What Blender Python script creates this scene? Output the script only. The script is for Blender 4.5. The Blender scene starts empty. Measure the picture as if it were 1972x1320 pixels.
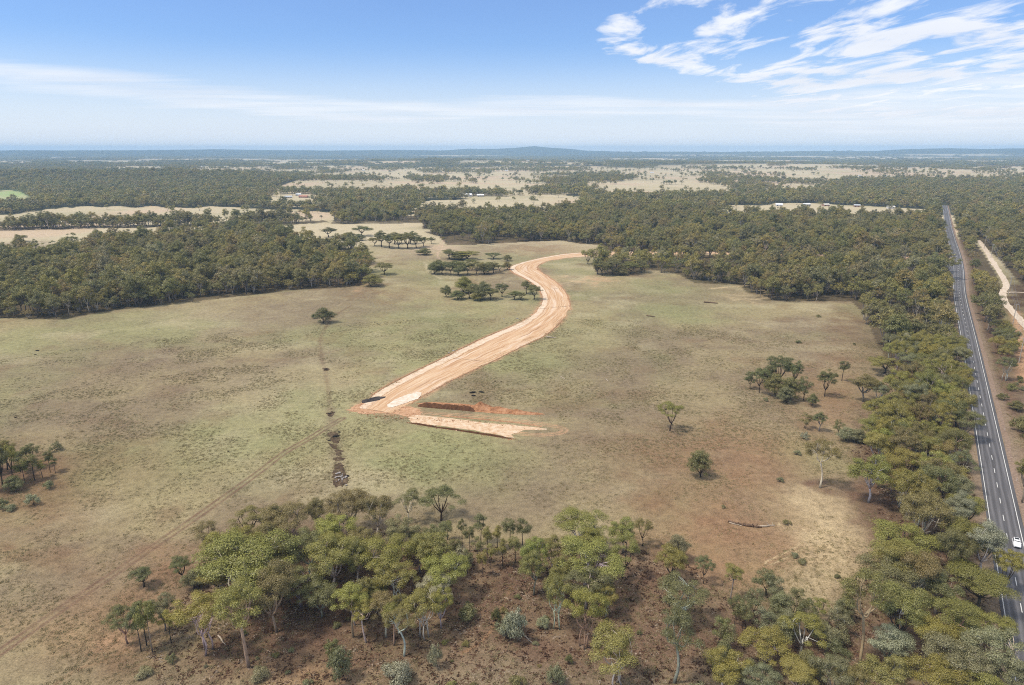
import bpy, bmesh, math, random
import numpy as np
from mathutils import Vector

# ------------------------------------------------------------------ basics
scene = bpy.context.scene
COL = scene.collection
R = math.radians
CAM_H, PITCH, F, CX, CY = 105.0, math.atan(371.0 / 1315.0), 1315.0, 986.0, 660.0
SP, CP = math.sin(PITCH), math.cos(PITCH)


def at(px, py, z=0.0):
    """Ground point (height z) that the photograph shows at a measured pixel."""
    u, v = (px - CX) / F, (py - CY) / F
    dy, dz = CP - v * SP, -SP - v * CP
    t = (z - CAM_H) / dz
    return (u * t, dy * t, z)


def project(x, y, z):
    """Pixel coordinates of world points (numpy)."""
    dz = z - CAM_H
    d = np.maximum(y * CP - dz * SP, 1e-3)
    up = y * SP + dz * CP
    return CX + F * x / d, CY - F * up / d


def lin(r, g, b, k=0.80):
    def f(c):
        c /= 255.0
        return (c / 12.92 if c <= 0.04045 else ((c + 0.055) / 1.055) ** 2.4) * k
    return (f(r), f(g), f(b), 1.0)


def in_poly(px, py, poly):
    px, py = np.asarray(px, float), np.asarray(py, float)
    inside = np.zeros(px.shape, bool)
    n = len(poly)
    for i in range(n):
        x1, y1 = poly[i]
        x2, y2 = poly[(i + 1) % n]
        if y1 == y2:
            continue
        c = (y1 > py) != (y2 > py)
        inside ^= c & (px < (x2 - x1) * (py - y1) / (y2 - y1) + x1)
    return inside


def hash2(i, j, seed):
    h = np.sin(i * 127.1 + j * 311.7 + seed * 74.7) * 43758.5453
    return h - np.floor(h)


def vnoise(x, y, seed=0, octaves=1):
    tot, amp, norm = 0.0, 1.0, 0.0
    for o in range(octaves):
        xi, yi = np.floor(x), np.floor(y)
        fx, fy = x - xi, y - yi
        fx, fy = fx * fx * (3 - 2 * fx), fy * fy * (3 - 2 * fy)
        a, b = hash2(xi, yi, seed + o), hash2(xi + 1, yi, seed + o)
        c, d = hash2(xi, yi + 1, seed + o), hash2(xi + 1, yi + 1, seed + o)
        tot = tot + amp * ((a * (1 - fx) + b * fx) * (1 - fy) + (c * (1 - fx) + d * fx) * fy)
        norm += amp
        amp *= 0.5
        x, y = x * 2.03 + 11.3, y * 2.03 + 5.7
    return tot / norm


def sstep(a, b, x):
    t = np.clip((x - a) / (b - a), 0, 1)
    return t * t * (3 - 2 * t)


def catmull(pts, n=8):
    P_ = [np.array(p, float) for p in pts]
    P_ = [2 * P_[0] - P_[1]] + P_ + [2 * P_[-1] - P_[-2]]
    out = []
    for i in range(1, len(P_) - 2):
        p0, p1, p2, p3 = P_[i - 1:i + 3]
        for k in range(n):
            t = k / n
            out.append(0.5 * (2 * p1 + (p2 - p0) * t + (2 * p0 - 5 * p1 + 4 * p2 - p3) * t * t + (3 * p1 - p0 - 3 * p2 + p3) * t ** 3))
    out.append(P_[-2])
    return out


# ------------------------------------------------------------------ terrain
SKYLINE = [(-600, 290), (0, 290), (300, 289.5), (420, 288.5), (640, 290.5), (760, 289), (850, 290.5), (900, 287.5), (955, 287.6), (1000, 285), (1030, 282.2),
           (1062, 285), (1100, 287.5), (1130, 291), (1200, 293), (1300, 292.5), (1400, 293), (1550, 292), (1690, 290.5), (1740, 288), (1830, 286.5), (1900, 288), (1972, 287), (2600, 289)]
HILLS = []
for hx, hy, hz, sx, sy in ((335, 347, 27, 330, 260), (30, 352, 22, 260, 230), (620, 356, 8, 330, 250), (-350, 350, 45, 400, 300), (1720, 335, 14, 900, 500), (1300, 322, 22, 1100, 420), (860, 318, 26, 900, 400)):
    X0, Y0, _ = at(hx, hy)
    HILLS.append((X0, Y0, hz, sx, sy))


def terrain(x, y):
    x, y = np.asarray(x, float), np.asarray(y, float)
    z = np.zeros(np.broadcast(x, y).shape)
    for X0, Y0, hz, sx, sy in HILLS:
        z = z + hz * np.exp(-((x - X0) / sx) ** 2 - ((y - Y0) / sy) ** 2)
    D = np.hypot(x, y)
    px = CX + F * (x / np.maximum(y, 1.0)) * (CP + SP * SP / CP)
    ys = np.interp(px, [a for a, b in SKYLINE], [b for a, b in SKYLINE])
    zt = np.maximum(105 + (289 - ys) * 10.6, 0)
    zt = zt + 5 * (vnoise(px / 17, px * 0 + 3.3, 5, 2) - 0.5)
    z = z + np.maximum(zt, 0) * np.exp(-((D - 14500) / 1700) ** 2)
    z = z + 14 * (vnoise(x / 900, y / 900, 9, 2) - 0.35).clip(0) * sstep(1800, 3200, D)
    return z * sstep(1150, 1500, D)


# ------------------------------------------------------------------ node helpers
class NT:
    def __init__(self, tree):
        self.t = tree

    def n(self, kind, **kw):
        nd = self.t.nodes.new(kind)
        for k, v in kw.items():
            setattr(nd, k, v)
        return nd

    def link(self, a, b):
        self.t.links.new(a, b)

    def put(self, sock, v):
        if isinstance(v, bpy.types.NodeSocket):
            self.link(v, sock)
        elif v is not None:
            sock.default_value = v

    def m(self, op, a, b=None, c=None, clamp=False):
        nd = self.n('ShaderNodeMath', operation=op, use_clamp=clamp)
        self.put(nd.inputs[0], a)
        if b is not None:
            self.put(nd.inputs[1], b)
        if c is not None:
            self.put(nd.inputs[2], c)
        return nd.outputs[0]

    def mix(self, f, a, b, blend='MIX'):
        nd = self.n('ShaderNodeMix', data_type='RGBA', blend_type=blend)
        self.put(nd.inputs[0], f)
        self.put(nd.inputs[6], a)
        self.put(nd.inputs[7], b)
        return nd.outputs[2]

    def noise(self, vec, scale, detail=2.0, rough=0.5, dist=0.0):
        nd = self.n('ShaderNodeTexNoise')
        self.put(nd.inputs['Vector'], vec)
        nd.inputs['Scale'].default_value = scale
        nd.inputs['Detail'].default_value = detail
        nd.inputs['Roughness'].default_value = rough
        nd.inputs['Distortion'].default_value = dist
        return nd.outputs[0]

    def rng(self, v, a, b, c=0.0, d=1.0, smooth=True):
        nd = self.n('ShaderNodeMapRange', interpolation_type='SMOOTHSTEP' if smooth else 'LINEAR')
        self.put(nd.inputs[0], v)
        for k, q in zip((1, 2, 3, 4), (a, b, c, d)):
            nd.inputs[k].default_value = q
        return nd.outputs[0]

    def ramp(self, f, stops):
        nd = self.n('ShaderNodeValToRGB')
        while len(nd.color_ramp.elements) < len(stops):
            nd.color_ramp.elements.new(0.5)
        for e, (p, c) in zip(nd.color_ramp.elements, stops):
            e.position, e.color = p, c
        self.put(nd.inputs[0], f)
        return nd.outputs[0]

    def scale(self, vec, s):
        nd = self.n('ShaderNodeVectorMath', operation='MULTIPLY')
        self.put(nd.inputs[0], vec)
        nd.inputs[1].default_value = s
        return nd.outputs[0]

    def grey(self, v):
        nd = self.n('ShaderNodeCombineColor')
        for k in range(3):
            self.put(nd.inputs[k], v)
        return nd.outputs[0]


def material(name, build, rough=0.9, spec=0.2):
    m = bpy.data.materials.new(name)
    m.use_nodes = True
    t = NT(m.node_tree)
    b = m.node_tree.nodes['Principled BSDF']
    b.inputs['Roughness'].default_value = rough
    b.inputs['Specular IOR Level'].default_value = spec
    build(t, b)
    return m


def simple(name, col, var=0.25, scale=3.0, rough=0.85, spec=0.2, col2=None, metal=0.0, bump=0.0):
    def build(t, b):
        tc = t.n('ShaderNodeTexCoord').outputs['Object']
        n = t.noise(tc, scale, 4, 0.6)
        a = tuple(c * (1 - var) for c in col[:3]) + (1,)
        c2 = col2 or tuple(min(1, c * (1 + var)) for c in col[:3]) + (1,)
        t.put(b.inputs['Base Color'], t.ramp(n, [(0.3, a), (0.7, c2)]))
        b.inputs['Metallic'].default_value = metal
        if bump:
            bp = t.n('ShaderNodeBump')
            bp.inputs['Strength'].default_value = bump
            t.link(n, bp.inputs['Height'])
            t.link(bp.outputs[0], b.inputs['Normal'])
    return material(name, build, rough, spec)


def foliage(name, stuff=False):
    m = bpy.data.materials.new(name)
    m.use_nodes = True
    t = NT(m.node_tree)
    t.t.nodes.remove(t.t.nodes['Principled BSDF'])
    out = t.t.nodes['Material Output']
    oi = t.n('ShaderNodeObjectInfo')
    isl = t.n('ShaderNodeNewGeometry').outputs['Random Per Island']
    if stuff:
        c = t.ramp(oi.outputs['Random'], [(0.0, (0.182, 0.188, 0.066, 1)), (0.2, (0.268, 0.257, 0.073, 1)), (0.42, (0.340, 0.292, 0.070, 1)), (0.58, (0.234, 0.238, 0.093, 1)),
                                          (0.78, (0.425, 0.342, 0.078, 1)), (0.9, (0.340, 0.244, 0.093, 1)), (1.0, (0.389, 0.365, 0.183, 1))])
        big = t.noise(t.scale(oi.outputs['Location'], (1, 1, 0)), 0.012, 2)
        c = t.mix(t.rng(big, 0.35, 0.7, 0, 0.55), c, (0.255, 0.204, 0.103, 1))
    else:
        c = oi.outputs['Color']
    k = t.m('MULTIPLY_ADD', isl, 0.6, 0.70)
    c = t.mix(1.0, c, t.grey(k), 'MULTIPLY')
    d = t.n('ShaderNodeBsdfDiffuse')
    tr = t.n('ShaderNodeBsdfTranslucent')
    gl = t.n('ShaderNodeBsdfGlossy')
    gl.inputs['Roughness'].default_value = 0.45
    gl.inputs['Color'].default_value = (0.8, 0.8, 0.8, 1)
    t.link(c, d.inputs['Color'])
    t.link(t.mix(0.35, c, (0.12, 0.14, 0.02, 1)), tr.inputs['Color'])
    mx = t.n('ShaderNodeMixShader')
    mx.inputs[0].default_value = 0.28
    t.link(d.outputs[0], mx.inputs[1])
    t.link(tr.outputs[0], mx.inputs[2])
    m2 = t.n('ShaderNodeMixShader')
    m2.inputs[0].default_value = 0.04
    t.link(mx.outputs[0], m2.inputs[1])
    t.link(gl.outputs[0], m2.inputs[2])
    t.link(m2.outputs[0], out.inputs['Surface'])
    return m


def bark_mat(name, stuff=False):
    def build(t, b):
        oi = t.n('ShaderNodeObjectInfo')
        tc = t.n('ShaderNodeTexCoord').outputs['Object']
        n = t.noise(t.scale(tc, (1, 1, 0.35)), 1.6, 4, 0.65)
        z = t.n('ShaderNodeSeparateXYZ')
        t.link(tc, z.inputs[0])
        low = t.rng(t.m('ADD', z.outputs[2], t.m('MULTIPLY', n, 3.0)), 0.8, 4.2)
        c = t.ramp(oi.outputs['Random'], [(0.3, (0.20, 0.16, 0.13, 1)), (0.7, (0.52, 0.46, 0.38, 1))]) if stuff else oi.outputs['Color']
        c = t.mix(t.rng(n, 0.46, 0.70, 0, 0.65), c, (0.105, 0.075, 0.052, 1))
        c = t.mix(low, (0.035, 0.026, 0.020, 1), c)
        t.put(b.inputs['Base Color'], c)
    return material(name, build, 0.85, 0.15)


M_LEAF, M_WOODLEAF = foliage('gum_foliage'), foliage('woodland_foliage', True)
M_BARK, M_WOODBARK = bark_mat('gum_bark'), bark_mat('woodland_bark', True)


# ------------------------------------------------------------------ mesh helpers
def mesh_from(name, verts, faces, mats=(), midx=None, smooth=False):
    me = bpy.data.meshes.new(name)
    me.from_pydata([tuple(v) for v in verts], [], [tuple(f) for f in faces])
    for m in mats:
        me.materials.append(m)
    if midx is not None:
        me.polygons.foreach_set('material_index', np.asarray(midx, np.int32))
    if smooth:
        me.polygons.foreach_set('use_smooth', np.ones(len(me.polygons), bool))
    me.update()
    return me


def link(o, parent=None):
    COL.objects.link(o)
    if parent is not None:
        o.parent = parent
    return o


def obj(name, me, parent=None, loc=None):
    o = bpy.data.objects.new(name, me)
    if loc is not None:
        o.location = loc
    return link(o, parent)


def tag(o, label=None, cat=None, group=None, kind=None):
    if label:
        o['label'] = label
    if cat:
        o['category'] = cat
    if group:
        o['group'] = group
    if kind:
        o['kind'] = kind
    return o


class MB:
    """Collects vertices and faces for one mesh."""

    def __init__(self):
        self.v, self.f = [], []

    def add(self, v, f):
        o = len(self.v)
        self.v += [tuple(p) for p in v]
        self.f += [tuple(i + o for i in q) for q in f]

    def box(self, x0, x1, y0, y1, z0, z1):
        self.add([(x0, y0, z0), (x1, y0, z0), (x1, y1, z0), (x0, y1, z0), (x0, y0, z1), (x1, y0, z1), (x1, y1, z1), (x0, y1, z1)],
                 [(0, 3, 2, 1), (4, 5, 6, 7), (0, 1, 5, 4), (1, 2, 6, 5), (2, 3, 7, 6), (3, 0, 4, 7)])

    def tube(self, pts, rad, sides=6, caps=True):
        pts = [np.array(p, float) for p in pts]
        base = len(self.v)
        n = len(pts)
        for i, p in enumerate(pts):
            d = pts[min(i + 1, n - 1)] - pts[max(i - 1, 0)]
            d = d / (np.linalg.norm(d) + 1e-9)
            a = np.cross(d, (0.31, 0.95, 0.05) if abs(d[2]) > 0.8 else (0, 0, 1.0))
            a /= np.linalg.norm(a) + 1e-9
            b = np.cross(d, a)
            for k in range(sides):
                t = 2 * math.pi * k / sides
                self.v.append(tuple(p + rad[i] * (math.cos(t) * a + math.sin(t) * b)))
        for i in range(n - 1):
            for k in range(sides):
                k2 = (k + 1) % sides
                self.f.append((base + i * sides + k, base + i * sides + k2, base + (i + 1) * sides + k2, base + (i + 1) * sides + k))
        if caps:
            self.f.append(tuple(base + k for k in range(sides))[::-1])
            self.f.append(tuple(base + (n - 1) * sides + k for k in range(sides)))

    def mesh(self, name, mat, smooth=False):
        return mesh_from(name, self.v, self.f, [mat], smooth=smooth)

    def obj(self, name, mat, parent=None, loc=None, smooth=False):
        return obj(name, self.mesh(name, mat, smooth), parent, loc)


def leaf_quads(rng, centres, normals, size, aspect=0.5):
    """Kite-shaped leaf sprays at CENTRES facing NORMALS."""
    n = len(centres)
    ref = rng.normal(size=(n, 3))
    a = np.cross(normals, ref)
    a /= np.linalg.norm(a, axis=1, keepdims=True) + 1e-9
    b = np.cross(normals, a)
    s = size * rng.uniform(0.6, 1.35, (n, 1))
    bend = normals * s * rng.uniform(-0.25, 0.25, (n, 1))
    v = np.stack([centres - a * s * 0.5 + bend, centres + b * s * aspect * 0.5, centres + a * s * 0.5 + bend, centres - b * s * aspect * 0.5], 1).reshape(-1, 3)
    f = np.arange(4 * n).reshape(-1, 4)
    return v, f


def mesh_np(name, v, f, mat):
    me = bpy.data.meshes.new(name)
    nf, k = f.shape
    me.vertices.add(len(v))
    me.vertices.foreach_set('co', np.asarray(v, np.float32).ravel())
    me.loops.add(nf * k)
    me.loops.foreach_set('vertex_index', f.astype(np.int32).ravel())
    me.polygons.add(nf)
    me.polygons.foreach_set('loop_start', (np.arange(nf) * k).astype(np.int32))
    me.polygons.foreach_set('loop_total', np.full(nf, k, np.int32))
    me.update(calc_edges=True)
    if mat:
        me.materials.append(mat)
    return me


# ------------------------------------------------------------------ gum trees
def gum(seed, H, Rc, cb, clump_r, n_clump, per, leaf, stems=1, lean=0.6, low=-0.35, fork=0.45, tr=0.24, flat=0.82, sides=6, fill=0.25):
    """One eucalypt: (crown verts, crown faces, trunk MB). CB: crown base as a share of the height."""
    rng = np.random.default_rng(seed)
    cz, hz = H * (cb + 1) / 2, H * (1 - cb) / 2
    k1, p1, p2 = rng.integers(2, 4), rng.uniform(0, 6.28), rng.uniform(0, 6.28)
    cen, tries = [], 0
    while len(cen) < n_clump and tries < 4000:
        tries += 1
        ph = rng.uniform(0, 2 * math.pi)
        c = rng.uniform(low, 1.0)
        s = math.sqrt(max(0, 1 - c * c))
        lob = 1 + 0.22 * math.sin(k1 * ph + p1) + 0.12 * math.sin(5 * ph + p2)
        rr = rng.uniform(0.35, 0.6) if rng.random() < fill else rng.uniform(0.72, 0.98)
        p = np.array([Rc * lob * rr * s * math.cos(ph), Rc * lob * rr * s * math.sin(ph), cz + hz * rr * c * (1 + 0.1 * math.sin(3 * ph + p2))])
        if all(np.linalg.norm((p - q) * (1, 1, 1.3)) > clump_r * 1.02 for q in cen):
            cen.append(p)
    cen = np.array(cen)
    C, N = [], []
    for p in cen:
        r = clump_r * rng.uniform(0.65, 1.3)
        n = int(per * (r / clump_r) ** 2)
        d = rng.normal(size=(n * 2, 3))
        d /= np.linalg.norm(d, axis=1, keepdims=True)
        d = d[d[:, 2] > rng.uniform(-0.65, -0.15)][:n]
        rad = r * np.clip(rng.normal(0.82, 0.24, (len(d), 1)), 0.15, 1.5)
        C.append(p + d * rad * (1, 1, flat))
        out = d + 0.35 * (p - (0, 0, cz - hz * 0.4)) / (Rc + hz)
        nn = out / (np.linalg.norm(out, axis=1, keepdims=True) + 1e-9) + rng.normal(scale=0.42, size=d.shape) + (0, 0, 0.30)
        N.append(nn / np.linalg.norm(nn, axis=1, keepdims=True))
    C, N = np.concatenate(C), np.concatenate(N)
    v, f = leaf_quads(rng, C, N, leaf)
    # wood
    T = MB()
    nl = max(3, min(7, int(n_clump / 5) + 1))
    top = np.array([rng.normal(0, lean * 0.4), rng.normal(0, lean * 0.4), 0])
    for sidx in range(stems):
        a0 = rng.uniform(0, 6.28)
        base = np.array([0.35 * stems * math.cos(a0) * (stems > 1), 0.35 * stems * math.sin(a0) * (stems > 1), -0.15])
        fk = np.array([top[0] + (stems > 1) * 0.18 * Rc * math.cos(a0), top[1] + (stems > 1) * 0.18 * Rc * math.sin(a0), H * cb * (fork + rng.uniform(0.0, 0.35)) + 0.3])
        mid = (base + fk) / 2 + np.array([rng.normal(0, lean * 0.25), rng.normal(0, lean * 0.25), 0])
        r0 = tr * rng.uniform(0.85, 1.15) / math.sqrt(stems)
        tp = catmull([base, mid, fk], 3)
        T.tube([tp[0] - (0, 0, 0.2)] + tp, [r0 * 1.7] + list(np.linspace(r0 * 1.25, r0 * 0.75, len(tp))), sides)
        mine = cen[sidx::stems] if stems > 1 else cen
        ends = []
        for i in range(nl if stems == 1 else 3):
            ph = 2 * math.pi * i / (nl if stems == 1 else 3) + rng.uniform(-0.4, 0.4) + a0
            e = np.array([0.5 * Rc * math.cos(ph), 0.5 * Rc * math.sin(ph), cz - hz * rng.uniform(-0.25, 0.35)])
            ends.append(e)
            mm = fk * 0.45 + e * 0.55 + np.array([0.12 * Rc * math.cos(ph), 0.12 * Rc * math.sin(ph), -0.08 * H]) * rng.uniform(0.2, 1)
            lp = catmull([fk - (0, 0, 0.2), mm, e], 3)
            T.tube(lp, np.linspace(r0 * 0.68, r0 * 0.32, len(lp)), max(4, sides - 1))
        ends = np.array(ends)
        for p in mine:
            e = ends[np.argmin(np.linalg.norm(ends - p, axis=1))]
            T.tube([e, (e + p) / 2 + rng.normal(0, 0.15, 3), p + (0, 0, 0.1)], [r0 * 0.32, r0 * 0.24, r0 * 0.10], 4)
    return v, f, T


PROTO = {}


def proto(key, **kw):
    v, f, T = gum(**kw)
    PROTO[key] = dict(crown=mesh_np('crown', v, f, M_LEAF), trunk=T.mesh('trunk', M_BARK, True), H=float(v[:, 2].max()), W=float(np.percentile(np.hypot(v[:, 0], v[:, 1]), 97)) * 2)


for i in range(3):
    proto(f'broad{i}', seed=10 + i, H=15, Rc=5.3, cb=0.43, clump_r=1.30, n_clump=36, per=688, leaf=0.229, lean=1.0, fork=0.4, tr=0.30)
    proto(f'domed{i}', seed=20 + i, H=14, Rc=4.3, cb=0.40, clump_r=1.12, n_clump=36, per=608, leaf=0.221, lean=0.6, fork=0.5, tr=0.27, low=-0.5)
    proto(f'tall{i}', seed=30 + i, H=18, Rc=4.0, cb=0.54, clump_r=1.08, n_clump=22, per=544, leaf=0.221, lean=1.5, fork=0.75, tr=0.28, low=-0.5)
    proto(f'open{i}', seed=40 + i, H=14, Rc=4.6, cb=0.46, clump_r=0.95, n_clump=28, per=480, leaf=0.205, lean=1.0, fork=0.45, tr=0.22, fill=0.1)
for i in range(2):
    proto(f'multi{i}', seed=50 + i, H=13, Rc=4.7, cb=0.42, clump_r=1.05, n_clump=28, per=544, leaf=0.221, stems=3, lean=1.2, fork=0.6, tr=0.30, low=-0.4)
    proto(f'slender{i}', seed=60 + i, H=10, Rc=1.9, cb=0.5, clump_r=0.8, n_clump=14, per=416, leaf=0.198, lean=0.4, fork=0.9, tr=0.13, low=-0.8)
    proto(f'bushy{i}', seed=70 + i, H=7, Rc=3.2, cb=0.10, clump_r=0.95, n_clump=38, per=448, leaf=0.205, stems=2, lean=0.4, fork=0.8, tr=0.18, low=-0.75)
    proto(f'wispy{i}', seed=75 + i, H=6, Rc=2.0, cb=0.22, clump_r=0.7, n_clump=18, per=304, leaf=0.174, stems=2, lean=0.5, fork=0.8, tr=0.10, low=-0.8)
for i in range(3):
    proto(f'shrub{i}', seed=80 + i, H=1.7, Rc=1.25, cb=0.05, clump_r=0.45, n_clump=18, per=176, leaf=0.158, stems=2, lean=0.2, fork=0.5, tr=0.05, low=-0.6)

COLOURS = {  # crown albedo
    'olive': (0.279, 0.253, 0.070), 'yellow-olive': (0.330, 0.286, 0.070), 'bright green': (0.305, 0.307, 0.075), 'bronze': (0.270, 0.216, 0.077),
    'deep green': (0.193, 0.192, 0.070), 'grey-green': (0.279, 0.265, 0.129), 'silver-grey': (0.403, 0.386, 0.238), 'dull green': (0.231, 0.216, 0.079),
}
BARKS = {'pale': (0.62, 0.56, 0.47), 'grey': (0.34, 0.29, 0.24), 'dark': (0.085, 0.062, 0.048), 'tan': (0.46, 0.33, 0.21)}
FORM_WORDS = {'broad': 'broad crowned', 'domed': 'dome crowned', 'tall': 'tall stemmed', 'open': 'thin crowned', 'multi': 'many stemmed', 'slender': 'slender', 'bushy': 'bushy', 'wispy': 'wispy', 'shrub': 'low'}
rnd = random.Random(7)
TREES = []          # dicts of what is placed
STATS = []


def add_tree(px, py, h, w, form, colour, bark='grey', where='', name=None, cat='tree', group=None, xy=None, note='', keep=0.0):
    """Base at pixel (PX, PY) of the photograph (or XY in metres), height H and crown width W in metres."""
    x, y, _ = at(px, py) if xy is None else (*xy, 0)
    TREES.append(dict(x=x, y=y, h=h, w=w, form=form, colour=colour, bark=bark, where=where, name=name, cat=cat, group=group, note=note))


def metres(px, py, top, w):
    """Height and crown width in metres from the pixel sizes of a tree based at (PX, PY)."""
    x, y, _ = at(px, py)
    lo, hi = 0.0, 40.0
    for _ in range(30):
        mid = (lo + hi) / 2
        if project(np.array(x), np.array(y), np.array(mid))[1] > top:
            lo = mid
        else:
            hi = mid
    d = y * CP + (CAM_H - lo * 0.6) * SP
    return lo, w * d / F


def T_(px, py, top, w, form, colour, bark, where, **kw):
    h, wm = metres(px, py, top, w)
    # a crown is a body: its far rim, not only its tip, shows at the top of its outline
    add_tree(px, py, max(0.6, h * 0.95), wm * (1.0 if form in ('shrub', 'slender') else 1.12), form, colour, bark, where, **kw)


# ------------------------------------------------------------------ highway geometry (needed by the planting)
HW_PX = [(1996, 1320), (1939.5, 1034), (1903, 844), (1869, 670), (1848, 567), (1846, 520), (1841, 490), (1832, 460), (1826, 435), (1821, 405), (1819, 396)]
HW = [at(*p)[:2] for p in HW_PX]
_d = np.array(HW[0]) - np.array(HW[2])
HW = [tuple(np.array(HW[0]) + _d * 0.9)] + HW
HWP = np.array(catmull(HW, 10))


def hw_dist(x, y):
    """Signed distance from the highway centre line, negative on the paddock side."""
    x, y = np.asarray(x, float), np.asarray(y, float)
    best = np.full(x.shape, 1e9)
    sgn = np.ones(x.shape)
    for (x1, y1), (x2, y2) in zip(HWP[:-1], HWP[1:]):
        dx, dy = x2 - x1, y2 - y1
        t = np.clip(((x - x1) * dx + (y - y1) * dy) / (dx * dx + dy * dy + 1e-9), 0, 1)
        ex, ey = x - x1 - t * dx, y - y1 - t * dy
        d = np.hypot(ex, ey)
        c = d < best
        best = np.where(c, d, best)
        sgn = np.where(c, np.sign(ex * dy - ey * dx), sgn)
    return best * sgn


# ------------------------------------------------------------------ the trees read off the photograph
GR = 'in the front grove'
T_(272, 1255, 1160, 46, 'slender', 'deep green', 'dark', 'at the narrow tip of the front grove')
T_(283, 1244, 1150, 44, 'slender', 'dull green', 'dark', 'at the narrow tip of the front grove')
T_(294, 1257, 1152, 42, 'slender', 'olive', 'tan', 'at the narrow tip of the front grove')
T_(246, 1240, 1165, 62, 'open', 'dull green', 'tan', 'outermost at the narrow tip of the front grove')
T_(318, 1215, 1140, 55, 'domed', 'grey-green', 'grey', 'just behind the narrow tip of the front grove')
T_(330, 1238, 1172, 40, 'slender', 'yellow-olive', 'dark', 'between the narrow tip and the white forked trunk')
T_(398, 1256, 1129, 96, 'multi', 'yellow-olive', 'pale', 'with the white forked trunk, front edge of the front grove')
T_(479, 1285, 1112, 92, 'tall', 'yellow-olive', 'tan', 'with the long bare leaning trunk, front edge of the front grove')
T_(533, 1218, 1082, 112, 'broad', 'bronze', 'tan', 'behind the long bare leaning trunk')
T_(488, 1170, 1034, 170, 'broad', 'bright green', 'pale', 'biggest crown of the front grove, facing the wheel track')
T_(430, 1150, 1080, 75, 'domed', 'yellow-olive', 'grey', 'on the wheel-track side of the biggest bright crown')
T_(277, 1131, 1091, 42, 'domed', 'deep green', 'dark', 'standing alone beside the wheel track')
T_(352, 1119, 1068, 38, 'domed', 'deep green', 'dark', 'on the wheel-track edge of the front grove')
T_(375, 1130, 1092, 40, 'bushy', 'grey-green', 'dark', 'on the wheel-track edge of the front grove')
T_(404, 1080, 1000, 58, 'tall', 'bronze', 'tan', 'first tree of the grove along the wheel track')
T_(440, 1100, 1030, 62, 'domed', 'dull green', 'grey', 'behind the bronze tree by the wheel track')
T_(484, 1042, 975, 78, 'open', 'bronze', 'dark', 'at the back edge of the grove towards the wheel track')
T_(557, 1050, 967, 92, 'broad', 'bronze', 'grey', 'at the back edge of the front grove')
T_(520, 1085, 1000, 70, 'domed', 'bronze', 'grey', 'inside the back of the front grove')
T_(612, 1020, 954, 44, 'domed', 'bronze', 'grey', 'topmost of the back edge below the gully boulders')
T_(648, 1062, 988, 80, 'domed', 'bright green', 'grey', 'in the middle of the front grove, lime coloured')
T_(600, 1110, 1020, 85, 'broad', 'dull green', 'pale', 'in the dark middle of the front grove')
T_(672, 1026, 942, 78, 'broad', 'bronze', 'grey', 'at the back edge nearest the gully boulders')
T_(727, 1040, 945, 72, 'domed', 'bronze', 'pale', 'at the back edge beside the gully boulders')
T_(786, 1003, 938, 54, 'open', 'dull green', 'pale', 'thin one against the grass at the back of the grove')
T_(850, 1003, 941, 80, 'open', 'deep green', 'dark', 'twin trunked at the back of the grove, clear of the rest')
T_(772, 1075, 990, 66, 'domed', 'grey-green', 'grey', 'round crown in the middle of the grove')
T_(640, 1135, 1028, 100, 'broad', 'yellow-olive', 'pale', 'with bare white limbs in the middle of the grove')
T_(745, 1130, 1033, 112, 'broad', 'yellow-olive', 'grey', 'widest crown of the grove centre')
T_(700, 1090, 1012, 70, 'domed', 'bronze', 'grey', 'behind the widest crown of the grove centre')
T_(848, 1061, 1003, 50, 'domed', 'dull green', 'dark', 'on thin black stems at the back of the grove')
T_(818, 1080, 1018, 58, 'multi', 'dull green', 'pale', 'with a pale fork in the middle of the grove')
for (x, y, t, w, c) in ((890, 1046, 994, 20, 'deep green'), (905, 1062, 1010, 26, 'dull green'), (926, 1048, 985, 40, 'dull green'), (938, 1068, 1012, 30, 'olive'), (920, 1085, 1030, 28, 'dull green'), (958, 1056, 1010, 26, 'olive'), (982, 1058, 994, 32, 'dull green'),
                        (1006, 1058, 995, 36, 'deep green'), (968, 1090, 1035, 28, 'olive'), (944, 1095, 1045, 30, 'yellow-olive'), (992, 1085, 1030, 30, 'olive'), (875, 1085, 1035, 30, 'dull green'), (900, 1105, 1055, 26, 'dull green'), (930, 1110, 1060, 24, 'yellow-olive'), (1012, 1105, 1045, 28, 'dull green'), (862, 1040, 1000, 26, 'olive')):
    T_(x, y, t, w, 'slender', c, 'dark', 'in the stand of thin black stems behind the grove gap', name='young_gum_tree', group='young gums in the stand of thin black stems')
T_(764, 1165, 1074, 82, 'multi', 'yellow-olive', 'pale', 'with the short white fork in the grove front')
T_(860, 1150, 1064, 96, 'broad', 'bright green', 'grey', 'leaning out over the grove gap')
T_(842, 1180, 1108, 64, 'open', 'silver-grey', 'pale', 'silver crown over the bent white trunk by the grove gap')
T_(817, 1228, 1128, 78, 'multi', 'olive', 'pale', 'with the forked white foot beside the grove gap')
T_(778, 1264, 1170, 64, 'tall', 'bronze', 'pale', 'frontmost, standing on a charred foot')
T_(680, 1227, 1124, 62, 'tall', 'bright green', 'tan', 'frontmost of the grove centre, taller of two')
T_(705, 1238, 1150, 48, 'tall', 'yellow-olive', 'pale', 'frontmost of the grove centre, shorter of two')
T_(620, 1190, 1120, 70, 'domed', 'dull green', 'grey', 'in the shaded front of the grove')
T_(580, 1170, 1090, 80, 'domed', 'dull green', 'grey', 'in the shaded front of the grove')
T_(700, 1185, 1110, 60, 'bushy', 'dull green', 'grey', 'in the shaded front of the grove')
T_(1121, 1060, 985, 94, 'broad', 'bright green', 'pale', 'big dome at the back of the far half of the grove')
T_(1199, 1066, 993, 56, 'domed', 'bright green', 'grey', 'next to the big dome at the back of the grove')
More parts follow.
